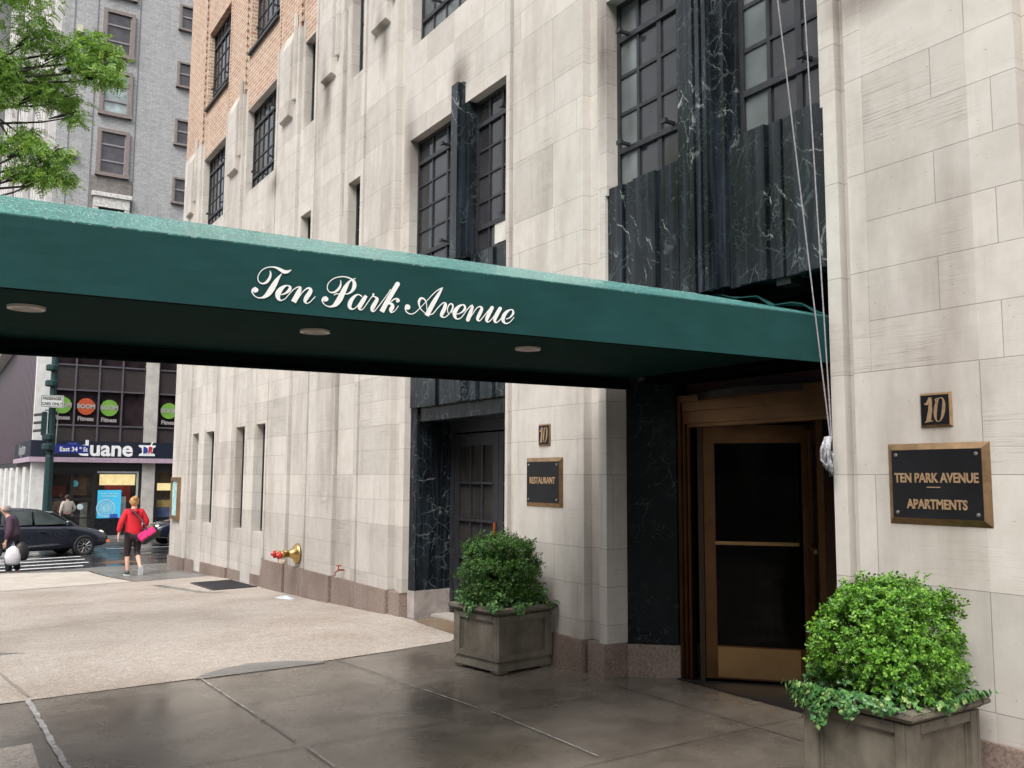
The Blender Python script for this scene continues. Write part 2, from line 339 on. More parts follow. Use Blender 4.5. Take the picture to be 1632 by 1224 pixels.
# ------------------------------------------------------------------ ground
YS = [-60, 9.5, 9.94, 11.8, 13.7, 16.9, 20, 21.9, 23, 31, 40, 400]
ZS = [0, 0, -.005, -.09, -.16, -.235, -.385, -.43, -.46, -.68, -.79, -3]
def gh(x, y): return float(np.interp(y, YS, ZS)) - .02 * min(max(0, 4.7 - x), 7.7)
def patch(name, polys, m, off=0.0, skirt=0, kind='structure', parent=None):
    bm = bmesh.new()
    for poly in polys:
        bm.faces.new([bm.verts.new((x, y, 0)) for x, y in poly])
    for yb in YS[1:-1]: bmesh.ops.bisect_plane(bm, geom=bm.verts[:] + bm.edges[:] + bm.faces[:], plane_co=(0, yb, 0), plane_no=(0, 1, 0))
    for xb in (4.7, -3): bmesh.ops.bisect_plane(bm, geom=bm.verts[:] + bm.edges[:] + bm.faces[:], plane_co=(xb, 0, 0), plane_no=(1, 0, 0))
    for v in bm.verts: v.co.z = gh(v.co.x, v.co.y) + off
    if skirt:
        be = [e for e in bm.edges if e.is_boundary]; g = bmesh.ops.extrude_edge_only(bm, edges=be)
        for v in g['geom']:
            if isinstance(v, bmesh.types.BMVert): v.co.z -= skirt
    bmesh.ops.recalc_face_normals(bm, faces=bm.faces)
    if sum(fc.normal.z for fc in bm.faces) < 0: bmesh.ops.reverse_faces(bm, faces=bm.faces)
    me = bpy.data.meshes.new(name); bm.to_mesh(me); bm.free(); me.materials.append(m)
    o = bpy.data.objects.new(name, me); COL.objects.link(o)
    if kind: o['kind'] = kind
    if parent: o.parent = parent
    return o
def rect(x0, x1, y0, y1): return [(x0, y0), (x1, y0), (x1, y1), (x0, y1)]
patch('road', [rect(-300, 300, -60, 400)], ASPH, -.13)
patch('sidewalk', [[(-3, -20), (7, -20), (7, 21.7), (70, 21.7), (70, 23), (-1.8, 23), (-2.6, 22.6), (-3, 21.6)]], GREY, -.001, .3)
patch('far_sidewalk', [[(-1.5, 37.2), (70, 37.2), (70, 40.6), (3.6, 40.6), (3.6, 160), (-1.5, 160)]], GREYF, -.0, .3)
patch('aggregate_paving', [[(-2.7, 7.9), (2.0, 7.9), (3.05, 7.93), (3.6, 7.97), (4.45, 8.08), (4.72, 8.3), (4.72, 17.95), (3.3, 17.8), (-2.7, 17.5)], [(-2.7, 4.4), (.62, 4.4), (.66, 6.65), (-2.7, 6.55)]], TAN, .004)
patch('corner_concrete', [[(3.31, 17.83), (4.72, 17.97), (4.72, 21.75), (70, 21.75), (70, 22.85), (3.0, 22.9), (1.4, 22.9), (3.1, 21.9)]], GREYF, .005)
patch('corner_paving', [[(-2.7, 17.53), (3.28, 17.83), (3.05, 21.85), (1.5, 22.8), (-1.6, 22.75), (-2.5, 22.3)]], PALEF, .004)
patch('doorway_paving', [[(4.66, 8.3), (5.6, 8.3), (5.6, 9.5), (4.82, 9.4), (4.69, 9.3)]], SPILL, .009)
patch('threshold_floor', [rect(5.2, 9.0, 3.0, 6.4)], simple('dark_rubber_mat', (.012, .011, .011), .6), .006)
def jl(pts, w_): # strip along a polyline
    P = []; Q = []
    for i, (x, y) in enumerate(pts):
        a = pts[max(i - 1, 0)]; b = pts[min(i + 1, len(pts) - 1)]; dx, dy = b[0] - a[0], b[1] - a[1]; L = math.hypot(dx, dy)
        ww = w_ * random.uniform(.75, 1.2); P.append((x - dy / L * ww, y + dx / L * ww)); Q.append((x + dy / L * ww, y - dx / L * ww))
    return P + Q[::-1]
def wob(x0, y0, x1, y1, n=14, a=.012): return [(x0 + (x1 - x0) * i / n + random.uniform(-a, a), y0 + (y1 - y0) * i / n + random.uniform(-a, a)) for i in range(n + 1)]
patch('paving_joint', [jl(wob(-2.7, 6.80, 4.6, 6.83, 40, .001), .0022), jl(wob(-2.7, 5.70, 5.15, 5.52, 40, .001), .0026), jl(wob(-2.7, 4.35, 5.2, 4.3, 30, .001), .003), jl(wob(-2.7, 2.9, 4.7, 2.9, 30, .001), .003)], JOINT, .0045)
patch('filled_joint', [jl(wob(.80, 5.2, .74, 7.9, 34, .005), .018), jl(wob(.8, 1.0, .80, 5.1, 44, .005), .022)], CAULK, .008)
patch('filled_joint', [jl(wob(2.06, 5.73, 2.0, 7.85, 40, .002), .0065), jl(wob(3.43, 4.4, 3.43, 5.6, 8, .003), .006), jl(wob(3.40, 5.75, 3.3, 6.8, 24, .002), .0065), jl(wob(2.1, 1.4, 2.07, 5.6, 12, .003), .007)], CAULK2, .0085)
patch('filled_joint', [jl(wob(4.68, 2.5, 4.63, 5.75, 14, .003), .005), jl(wob(3.3, 6.85, 3.2, 7.9, 8, .003), .005)], simple('dull_joint_filler', (.085, .08, .077), .6), .0087)
patch('aggregate_joint', [jl(wob(-2.7, 11.9, 2.2, 12.1, 24, .01), .008), jl(wob(.76, 8.0, .55, 9.6, 8, .006), .012), jl(wob(.5, 9.75, .2, 10.2, 6, .02), .03)], simple('aggregate_joint_dirt', (.22, .19, .165), .7), .009)
patch('aggregate_joint', [jl(wob(-2.7, 17.6, 3.3, 17.83, 24, .006), .025)], simple('aggregate_edge_dirt', (.12, .11, .10), .7), .0095)
patch('damp_stain', [[(1.95, 7.86), (2.05, 8.02), (2.3, 8.17), (2.55, 8.22), (2.8, 8.15), (3.0, 7.99), (3.1, 7.86)], [(.9, 10.0), (.1, 10.1), (-.5, 10.9), (-1.1, 11.6), (-.2, 11.5), (.35, 10.6)], jl([(4.0, 14.6), (3.75, 14.8), (3.6, 15.6), (3.4, 16.6)], .07)], GREYF, .0052)
# road paint
patch('crosswalk_marking', [rect(3.4, 12, 23.9, 24.45)] + [rect(.9, xr, y, y + .34) for xr, y in ((3.5, 25.6), (3.8, 26.9), (3.9, 28.4), (4.0, 29.9), (4.1, 31.4))], PAINT, -.122)
patch('crosswalk_marking', [rect(5.2, 30, 33.3, 33.45), rect(6.3, 30, 28.9, 29.0)], PAINT, -.122)
for (x, y, m_) in ((4.45, 26.3, simple('rusty_iron', (.16, .09, .05), .5, .3)),):
    mb = MB(); mb.lathe((x, y, gh(x, y) - .129), (0, 0, 1), [(0, .42), (.008, .42), (.009, .36), (.006, .35), (.006, 0)], 28); meta(obj('manhole_cover', mb, m_), 'rusty round manhole cover in the wet road beyond the corner', 'manhole cover')

# ------------------------------------------------------------------ main building (apartment block)
BLD = empty('apartment_building', (5.0, 11, 0), label='limestone apartment building with salmon brick upper floors and black marble trim', cat='building')
ZT = 22.0; ZG = -1.2
def part(name, mb, m, parent=BLD, **k): return obj(name, mb, m, parent, **k)
F1, F2, F3, WP = 4.70, 4.785, 4.722, 4.875
# piers: (far Y main edge, near Y main edge) ; full pier body is widened by step profile on its near side (seen) and far side
def pier_prof(yn, yf, sn=(.12, .11), sf=(.12, .09)):
    """plan of a pier: main face, a shallow vertical groove, an outer strip, then the window reveal"""
    a, b = sn; c, d = sf; e = .022; g3 = F3 - .003
    return [(F1, yn), (F2, yn), (F2, yn - a), (g3, yn - a), (g3, yn - a - b + e), (5.6, yn - a - b + e), (5.6, yf + c + d - e), (g3, yf + c + d - e), (g3, yf + c), (F2, yf + c), (F2, yf), (F1, yf)]
PIERS = [  # main near, main far, stone top, near steps, far steps
    ('P0', 20.23, 21.70, 8.95, (.12, .11), (.12, .09)), ('P1', 17.0, 18.07, 8.95, (.13, .12), (.12, .09)), ('P2', 13.84, 14.84, 8.95, (.11, .12), (.12, .09)), ('P3', 11.92, 12.94, ZT, (.11, .14), (.12, .09)),
    ('P4', 10.10, 11.04, ZT, (.22, .16), (.12, .09)), ('P5', 6.215, 7.36, ZT, (.185, .12), (.10, .07)), ('P6', 2.45, 3.505, ZT, (.12, .09), (.085, .12)), ('P7', -3.5, -1.5, ZT, (.12, .09), (.12, .06))]
def base_top(y): # granite top
    if y < 14.95: return .272
    return -.012 - (y - 15) * .021
for n_, a, b, zt, sn, sf in PIERS:
    pr = pier_prof(a, b, sn, sf)
    stone = MB(); brick = MB(); base = MB()
    if n_ == 'P0': pr = [p for p in pr[:6]] + [(5.6, 21.7), (F1, 21.7)]
    stone.prism(pr, base_top if n_ != 'P2' else .272, zt)
    if zt < ZT: brick.prism([(x + (.012 if x < 5 else 0), y) for x, y in pr], zt, ZT)
    d = -.03
    g_ = F3 + d; ta = sum(sn) - .03; tb_ = sum(sf) - .03
    bp = [(F1 + d, a), (F2 + .01, a), (F2 + .01, a - .05), (g_, a - .05), (g_, a - ta), (5.59, a - ta), (5.59, b + tb_), (g_, b + tb_), (g_, b + .05), (F2 + .01, b + .05), (F2 + .01, b), (F1 + d, b)]
    if n_ == 'P0': bp = bp[:6] + [(5.59, 21.73), (F1 + d, 21.73)]
    base.prism(bp, ZG, base_top)
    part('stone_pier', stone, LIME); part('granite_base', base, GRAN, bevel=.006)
    if brick.v: part('brick_pier', brick, BRICK)
# bays: name, y0(near), y1(far) , openings per z: list of (z0,z1, y0,y1)
bay = MB(); bayb = MB()
def bay_fill(y0, y1, ops, zs_brick, x=F3, z0=ZG):
    """fills the bay plane between openings; ops sorted (za, zb, [(ya,yb),...])"""
    z = z0
    def put(za, zb, ya, yb):
        if zb - za < .001: return
        for t, lo, hi in ((bay, za, min(zb, zs_brick)), (bayb, max(za, zs_brick), zb)):
            if hi - lo > .001: t.box(x + (.012 if t is bayb else 0), 5.55, ya, yb, lo, hi)
    for za, zb, sp in ops:
        put(z, za, y0, y1); yy = y0
        for ya, yb in sp: put(za, zb, yy, ya); yy = yb
        put(za, zb, yy, y1); z = zb
    put(z, ZT, y0, y1)
SL = (.68, 2.50)
# slots (two per bay) in bays A, B
A_ops = [(.68, 2.50, [(18.28, 18.90), (19.36, 20.0)]), (6.87, 8.51, [(18.28, 20.0)]), (9.66, 11.41, [(18.28, 20.0)]), (12.7, 14.4, [(18.28, 20.0)]), (15.7, 17.4, [(18.28, 20.0)])]
B_ops = [(.68, 2.50, [(15.05, 15.55), (16.10, 16.75)]), (6.87, 8.51, [(15.05, 16.75)]), (9.66, 11.41, [(15.05, 16.75)]), (12.7, 14.4, [(15.05, 16.75)]), (15.7, 17.4, [(15.05, 16.75)])]
C_ops = [(4.05, 5.69, [(13.15, 13.61)]), (7.12, 8.56, [(13.15, 13.61)]), (10.1, 11.6, [(13.15, 13.61)])]
D_ops = [(4.05, 5.69, [(11.25, 11.67)]), (7.2, 10.6, [(11.25, 11.67)]), (12.2, 15, [(11.25, 11.67)])]
bay_fill(18.25, 20.03, A_ops, 8.53); bay_fill(15.03, 16.77, B_ops, 8.53); bay_fill(13.13, 13.64, C_ops, 8.58); bay_fill(11.22, 11.70, D_ops, 99)
R_ops = [(3.98, 5.69, [(7.53, 9.72)]), (6.87, 9.4, [(7.53, 9.72)]), (10.5, 13, [(7.53, 9.72)])]
bay_fill(7.50, 9.745, R_ops, 99, z0=3.98)
M_ops = [(4.0, 5.72, [(3.71, 5.91)]), (6.87, 9.4, [(3.71, 5.91)]), (10.5, 13, [(3.71, 5.91)])]
bay_fill(3.69, 5.935, M_ops, 99, z0=4.0)
N_ops = [(.68, 2.5, [(.3, 2.0)]), (4.05, 5.69, [(-1.0, 2.24)])]
bay_fill(-1.32, 2.26, N_ops, 99)
# raised strips beside the slots (the central mullion continues up as a shallow rib)
for ya, yb in ((18.90, 19.36), (15.55, 16.10)):
    bay.box(F3 - .035, F3 + .002, ya, yb, -.3, 6.2)
# narrow granite at bays
for ya, yb in ((18.25, 20.03), (15.03, 16.77), (13.13, 13.64), (11.22, 11.70), (-1.32, 2.26)):
    part('granite_plinth', MB().prism([(F3 - .03, ya), (5.5, ya), (5.5, yb), (F3 - .03, yb)], ZG, base_top), GRAN)
# projecting stone slabs with ledges and fillets on the piers
for ya, yb, zt in ((20.69, 21.14, 8.97), (17.19, 17.73, 9.02), (14.08, 14.56, 8.98), (12.20, 12.64, ZT), (10.31, 10.79, ZT), (6.5, 7.0, ZT)):
    z0_ = 7.50 if ya > 7 else 10.5; orn = MB()
    orn.add([(F1 - .075, ya, z0_), (F1 - .075, yb, z0_), (F1 + .01, yb, z0_ - .05), (F1 + .01, ya, z0_ - .05), (F1 - .065, ya, zt - .25), (F1 - .065, yb, zt - .25), (F1 + .01, yb, zt), (F1 + .01, ya, zt)],
            [(0, 1, 2, 3), (7, 6, 5, 4), (0, 4, 5, 1), (1, 5, 6, 2), (3, 2, 6, 7), (0, 3, 7, 4)])
    orn.box(F1 - .05, F1 + .004, ya - .13, ya - .06, z0_ + .22, zt + (.22 if zt < 15 else 0))
    part('ornamental_slab', orn, LIME, bevel=.008)
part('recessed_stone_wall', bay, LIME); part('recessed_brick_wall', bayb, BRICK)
# brick dentil quoins on the near edges of the brick piers
for a in (20.21, 16.96, 13.82):
    z = 9.0; q = MB().box(F1 + .03, F1 + .055, a - .05, a + .005, 9.0, 14.6)
    while z < 14.5: q.box(F1 + .002, F1 + .05, a - .045, a + .012, z, z + .075); z += .15
    part('brick_quoin', q, BRICK)
core = MB()
core.box(5.52, 20, 6.35, 21.66, ZG, ZT - .01); core.box(5.52, 20, -3.4, 3.25, ZG, ZT - .01); core.box(5.52, 20, 3.25, 6.35, 2.95, ZT - .01); core.box(9.2, 20, 3.25, 6.35, ZG, 2.95)
part('rear_wall', core, simple('dark_interior', (.03, .025, .022), .9))

# windows -----------------------------------------------------------------
def window(y0, y1, z0, z1, cols, rows, x=WP, heavy=(), pane=GLS, th=.022, sill=None, lightcol=False, arms=()):
    fr = MB(); fw = .035
    fr.box(x - .03, x + .03, y0, y0 + fw, z0, z1); fr.box(x - .03, x + .03, y1 - fw, y1, z0, z1)
    fr.box(x - .031, x + .031, y0 + fw, y1 - fw, z0, z0 + fw); fr.box(x - .031, x + .031, y0 + fw, y1 - fw, z1 - fw, z1)
    for i in range(1, cols):
        y = y0 + (y1 - y0) * i / cols; t = th * (1.7 if i in (1,) else 1) / 2; fr.box(x - .02, x + .02, y - t, y + t, z0 + fw, z1 - fw)
    for j in range(1, rows):
        z = z0 + (z1 - z0) * j / rows; t = (.024 if j in heavy else th / 2); fr.box(x - (.034 if j in heavy else .018), x + .018, y0 + fw, y1 - fw, z - t, z + t)
    for (ya, za) in arms:
        fr.box(x - .13, x - .03, ya - .014, ya + .014, za - .012, za + .012); fr.box(x - .15, x - .125, ya - .03, ya + .03, za - .018, za + .018)
    W = part('window', fr, STEEL)
    gl = MB().box(x - .004, x + .004, y0 + .01, y1 - .01, z0 + .01, z1 - .01)
    obj('pane', gl, pane, W)
    if lightcol:
        g2 = MB(); ya = y1 - (y1 - y0) / cols
        g2.box(x - .007, x - .0045, ya + .02, y1 - .03, z0 + .03, z1 - .03); obj('pane', g2, GLSL, W)
    if sill: obj('sill', MB().box(x - .20, x - .02, y0 - .02, y1 + .02, z0 - .05, z0 - .001), sill, W)
    return W
for (ya, yb) in ((18.28, 20.0), (15.05, 16.75)):
    for z0_, z1_ in ((6.87, 8.51), (9.66, 11.41), (12.7, 14.4), (15.7, 17.4)):
        window(ya, yb, z0_, z1_, 6, 5, heavy=(1, 4), sill=STEEL if z0_ > 9 else None, arms=((ya + .35, z0_ + .36), (yb - .35, z0_ + .36), (ya + .35, z1_ - .35)))
for (ya, yb) in ((18.28, 18.90), (19.36, 20.0), (15.05, 15.55), (16.10, 16.75)): window(ya, yb, .70, 2.50, 1, 3)
for z0_, z1_ in ((4.05, 5.69), (7.12, 8.56), (10.1, 11.6)): window(13.15, 13.61, z0_, z1_, 1, 4)
for z0_, z1_ in ((4.05, 5.69), (7.2, 10.6), (12.2, 15)): window(11.25, 11.67, z0_, z1_, 1, 5 if z1_ < 6 else 8, pane=GLS if z1_ < 6 else GLSL)
for z0_, z1_ in ((6.87, 9.4), (10.5, 13)): window(7.53, 9.72, z0_, z1_, 7, 7, heavy=(1, 5), pane=GLSL, arms=((9.2, z0_ + .4), (8.2, z0_ + .4)))
for z0_, z1_ in ((6.87, 9.4), (10.5, 13)): window(3.71, 5.91, z0_, z1_, 6, 6, heavy=(1, 5))
window(-1.0, 2.24, 4.05, 5.69, 6, 5)
window(.3, 2.0, .7, 2.5, 3, 4)
# restaurant bay upper windows, with marble mullion between
window(8.62, 9.72, 3.98, 5.69, 3, 6, heavy=(1, 5), x=4.86, arms=((8.9, 5.40), (8.9, 4.27)))
window(7.53, 8.30, 3.98, 5.69, 3, 6, heavy=(1, 5), x=4.86, pane=GLSB, arms=((7.62, 5.40), (7.62, 4.27)))
window(5.12, 5.91, 4.06, 5.72, 3, 5, heavy=(1, 4), x=4.87, lightcol=True, pane=GLSB, th=.03, arms=((5.75, 4.42), (5.75, 5.4), (5.2, 4.42)))
window(3.71, 4.50, 4.06, 5.72, 3, 5, heavy=(1, 4), x=4.87, lightcol=True, pane=GLSB, th=.03, arms=((3.86, 4.42), (4.2, 5.05)))
# small things seen in the windows
obj('window_notice', MB().box(4.835, 4.845, 7.62, 7.92, 4.03, 4.26), simple('paper_white', (.62, .60, .55), .6), BLD)
# marble: mullions, spandrels, jambs
mm = MB()
for (ya, yb, x) in ((8.30, 8.62, 4.73), (8.37, 8.59, 4.685), (8.41, 8.55, 4.645)): mm.box(x, 5.2, ya, yb, 3.96, 5.93 if x < 4.7 else 5.688)
part('marble_mullion', mm, MARB)
mm = MB()
for (ya, yb, x, zb) in ((4.50, 5.12, 4.80, 4.03), (4.56, 5.04, 4.73, 2.98), (4.64, 4.86, 4.68, 2.97)): mm.box(x, 5.2, ya, yb, zb, 5.9)
for i_ in range(3): mm.box(4.655, 4.70, 4.66 + i_ * .07, 4.70 + i_ * .07, 2.96, 5.88)
part('marble_mullion', mm, MARB)
sp = MB()
segs = [(5.74, 5.93, 4.745), (5.60, 5.74, 4.768), (5.33, 5.60, 4.742), (5.24, 5.33, 4.772), (5.06, 5.24, 4.745), (5.045, 5.06, 4.77), (4.46, 4.56, 4.765), (4.20, 4.46, 4.743), (4.10, 4.20, 4.772), (4.07, 4.10, 4.76), (3.94, 4.07, 4.775), (3.71, 3.94, 4.747)]
for ya, yb, x in segs:
    sp.box(x, 5.1, ya, yb, 2.962 + random.uniform(0, .004), 4.06 + random.uniform(0, .006))
part('marble_spandrel', sp, MARB, bevel=.004)
sp = MB()
for i_, (ya, yb) in enumerate(((7.53, 7.78), (7.78, 7.86), (7.86, 8.1), (8.1, 8.2), (8.2, 8.40), (8.40, 8.56), (8.56, 9.0), (9.0, 9.08), (9.08, 9.72))):
    sp.box((4.78, 4.81, 4.78, 4.81, 4.78, 4.72, 4.78, 4.81, 4.775)[i_], 5.2, ya, yb, 2.42, 3.985)
sp.box(4.85, 5.35, 7.53, 9.70, 2.26, 2.418)
part('marble_spandrel', sp, MARB, bevel=.004)
jm = MB()
jm.prism([(4.80, 9.74), (4.825, 9.62), (5.40, 9.69), (5.40, 9.74)], .30, 2.42)
part('marble_jamb', jm, MARB)
jm = MB(); jm.prism([(4.79, 9.74), (4.81, 9.60), (5.40, 9.675), (5.40, 9.74)], -.3, .30); part('granite_jamb_base', jm, simple('pale_granite', (.34, .30, .28), .5, var=.25, sc=9))
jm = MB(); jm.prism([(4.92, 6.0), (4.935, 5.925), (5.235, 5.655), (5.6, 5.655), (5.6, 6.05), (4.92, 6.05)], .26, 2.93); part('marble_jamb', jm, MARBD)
jm = MB(); jm.prism([(4.91, 6.0), (4.92, 5.915), (5.23, 5.635), (5.6, 5.635), (5.6, 6.05), (4.91, 6.05)], -.2, .26); part('granite_jamb_base', jm, GRAN)
# right jamb of the entrance mirrored
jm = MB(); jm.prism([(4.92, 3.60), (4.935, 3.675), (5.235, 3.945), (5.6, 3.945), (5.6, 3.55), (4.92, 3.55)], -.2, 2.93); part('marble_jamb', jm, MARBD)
hd = MB(); hd.box(5.05, 5.30, 3.56, 6.04, 2.40, 3.02); hd.box(4.93, 5.6, 3.56, 6.04, 2.86, 2.955); part('entrance_header', hd, simple('recess_shade_black', (.003, .003, .003), .9, var=.5, sc=9, spec=.04))  # shade of the recess put into the near-black header colour
# hidden little floodlights on the marble ledge
for yy in (4.66, 4.05): part('ledge_bracket', MB().box(4.80, 4.95, yy, yy + .12, 2.92, 2.985), BLACK)

# bronze surround and revolving door
bz = MB()
bz.box(5.24, 5.30, 5.60, 5.645, -.05, 2.30); bz.box(5.255, 5.31, 5.565, 5.60, -.05, 2.28); bz.box(5.27, 5.33, 5.53, 5.565, -.05, 2.26)
part('bronze_jamb', MB().box(5.25, 5.33, 3.95, 4.03, -.05, 2.28), BRONZE)
part('bronze_jamb', bz, BRONZE, bevel=.006)
bz = MB(); bz.box(5.24, 5.36, 4.03, 5.565, 2.06, 2.16); bz.box(5.22, 5.36, 4.03, 5.565, 2.16, 2.235); bz.box(5.20, 5.36, 4.03, 5.565, 2.235, 2.29); bz.box(5.26, 5.4, 4.03, 5.53, 2.03, 2.06)
part('bronze_lintel', bz, BRONZE, bevel=.004)
inn = MB(); inn.box(5.36, 9.1, 3.26, 6.34, 2.3, 2.4); inn.box(9.0, 9.15, 3.26, 6.34, 0, 2.3); inn.box(5.4, 9.1, 6.25, 6.34, -.05, 2.3); inn.box(5.4, 9.1, 3.26, 3.32, -.05, 2.3)
part('vestibule_wall', inn, simple('vestibule_wood', (.055, .018, .010), .45, var=.3))
CX, CY = 5.93, 4.83
door = obj('revolving_door', MB().lathe((CX, CY, .03), (0, 0, 1), [(0, .035), (2.0, .035)], 12), BRONZE, BLD, smooth=True)
for s_ in (1, -1):   # curved enclosure
    dr = MB()
    for i_ in range(8):
        a0 = R(90 * s_) + R(-42 + i_ * 10.5); a1 = a0 + R(10.5)
        p0 = (CX + .93 * math.cos(a0), CY + .80 * math.sin(a0)); p1 = (CX + .93 * math.cos(a1), CY + .80 * math.sin(a1)); p2 = (CX + .97 * math.cos(a1), CY + .84 * math.sin(a1)); p3 = (CX + .97 * math.cos(a0), CY + .84 * math.sin(a0))
        dr.prism([p0, p1, p2, p3], 0, 2.2)
    obj('drum_wall', dr, simple('dark_bronze', (.05, .03, .02), .4, .6), door)
cl = MB().lathe((CX, CY, 2.24), (0, 0, 1), [(0, .90), (.05, .90)], 40); obj('drum_ceiling', cl, BLACK, door)
def wing(L, ang):
    M = Matrix.Translation((CX, CY, 0)) @ Matrix.Rotation(ang, 4, 'Z'); th = .022
    fr = MB().box(L - .115, L, -th, th, .03, 2.045).box(.03, .09, -th, th, .03, 2.045).box(.09, L - .115, -th, th, .03, .29).box(.09, L - .115, -th, th, 1.90, 2.045); fr.box(.05, .09, -th - .02, th + .02, .04, 2.0)
    fr.xf(M); o = obj('door_wing', fr, BRONZE, door, bevel=.004)
    kp = MB().box(.13, L - .12, -th - .004, th + .004, .045, .28).xf(M); obj('kick_plate', kp, simple('satin_bronze', (.40, .26, .125), .30, 1, var=.2, sc=3), o)
    obj('push_bar', MB().box(.12, L - .115, -.05, -.03, 1.085, 1.112).box(.12, L - .115, .03, .05, 1.085, 1.112).xf(M), simple('satin_bronze', (.40, .26, .125), .3, 1), o)
    obj('glass', MB().box(.115, L - .11, -.004, .004, .285, 1.905).xf(M), GLSD, o)
a0 = math.atan2(.66, -.60)
for i_ in range(4): wing(.88, a0 + i_ * math.pi / 2)
obj('latch', MB().box(5.36, 5.40, 4.12, 4.28, 1.93, 1.96), BRASS, door)

kk = NT('smoked_door_glass'); kk.col((.01, .008, .007)); kk.rough(.05); kk.b.inputs['Specular IOR Level'].default_value = .35
tr_ = kk.n('BsdfTransparent'); tr_.inputs[0].default_value = (.55, .48, .42, 1); mx = kk.n('MixShader'); mx.inputs[0].default_value = .65; kk.l(kk.b.outputs[0], mx.inputs[1]); kk.l(tr_.outputs[0], mx.inputs[2]); kk.l(mx.outputs[0], kk.o.inputs[0]); SMOKE = kk.m
for o_ in bpy.data.objects:
    if o_.name.startswith('glass') and o_.data.materials[0] == GLSD: o_.data.materials[0] = SMOKE
# restaurant double door
dx = 5.36
df = MB(); df.box(dx - .05, dx + .05, 9.60, 9.685, -.1, 2.26); df.box(dx - .05, dx + .05, 7.5, 7.6, -.1, 2.26); df.box(dx - .05, dx + .05, 7.6, 9.60, 2.14, 2.26)
RD = obj('restaurant_door_frame', df, STEEL, BLD)
def leaf(y0, y1, nc, z0=-.06, z1=2.12):
    m = MB(); m.box(dx - .035, dx + .035, y0, y0 + .10, z0, z1); m.box(dx - .035, dx + .035, y1 - .10, y1, z0, z1)
    m.box(dx - .034, dx + .034, y0 + .1, y1 - .1, z0, z0 + .32); m.box(dx - .034, dx + .034, y0 + .1, y1 - .1, z1 - .14, z1)
    for i in range(1, nc): y = y0 + .1 + (y1 - y0 - .2) * i / nc; m.box(dx - .03, dx + .02, y - .016, y + .016, z0 + .32, z1 - .14)
    for j in range(1, 4): z = z0 + .32 + (z1 - z0 - .46) * j / 4; m.box(dx - .045, dx + .02, y0 + .1, y1 - .1, z - .013, z + .013)
    d = obj('door_leaf', m, STEEL, BLD); obj('glass', MB().box(dx - .006, dx + .006, y0 + .08, y1 - .08, z0 + .3, z1 - .12), glass('grey_door_glass', (.03, .028, .027), .12), d)
    return d
leaf(8.61, 9.59, 3); d2 = leaf(7.61, 8.60, 3)
obj('door_handle', MB().lathe((dx - .05, 8.65, .96), (0, 0, 1), [(0, .018), (.16, .018)], 10), simple('copper_handle', (.55, .16, .06), .35, .8), d2)
part('doorstep', MB().box(5.05, 5.5, 7.52, 9.9, -.2, .025), simple('pale_step', (.35, .32, .29), .5))

# ------------------------------------------------------------------ plaques
def plaque(name, label, yc, zc, w_, h_, cat, bevelw, x=F1, screws=True, group=None):
    root = empty(name, (x, yc, zc), label=label, cat=cat, group=group)
    y0, y1, z0, z1 = yc - w_ / 2, yc + w_ / 2, zc - h_ / 2, zc + h_ / 2; b = bevelw; d = .024 if screws else .014
    m = MB(); m.add([(x - .002, y0, z0), (x - .002, y1, z0), (x - .002, y1, z1), (x - .002, y0, z1), (x - d, y0 + b, z0 + b), (x - d, y1 - b, z0 + b), (x - d, y1 - b, z1 - b), (x - d, y0 + b, z1 - b)],
                     [(0, 1, 5, 4), (1, 2, 6, 5), (2, 3, 7, 6), (3, 0, 4, 7), (0, 3, 2, 1), (4, 5, 6, 7)])
    obj('frame', m, BRONZP, root); obj('plate', MB().box(x - d - .003, x - d + .006, y0 + b + .002, y1 - b - .002, z0 + b + .002, z1 - b - .002), PLQ, root)
    if screws:
        for sy in (y0 + b + .03, y1 - b - .03):
            for sz in (z0 + b + .03, z1 - b - .03): obj('screw', MB().lathe((x - d - .002, sy, sz), (-1, 0, 0), [(0, .012), (.006, .009), (.008, .001)], 10), simple('dull_screw', (.25, .24, .24), .4, .7), root)
    return root, x - d - .004
p, px = plaque('wall_plaque', 'large black and bronze plaque reading TEN PARK AVENUE APARTMENTS', 2.985, 1.589, .605, .453, 'sign', .035)
obj('lettering', text_mb('TEN PARK AVENUE', .072, on_wall(px, 2.985, 1.620), .0025, .0022, .80), BRONZL, p)
obj('lettering', text_mb('APARTMENTS', .072, on_wall(px, 2.982, 1.475), .0025, .0022, .80), BRONZL, p)
obj('underline', MB().box(px - .003, px + .002, 2.955, 3.035, 1.568, 1.574), BRONZL, p)
p, px = plaque('wall_plaque', 'black and bronze plaque reading RESTAURANT beside the black glass door', 6.80, 1.572, .575, .442, 'sign', .035)
obj('lettering', text_mb('RESTAURANT', .082, on_wall(px, 6.80, 1.585), .0025, .0018, .80), BRONZL, p)
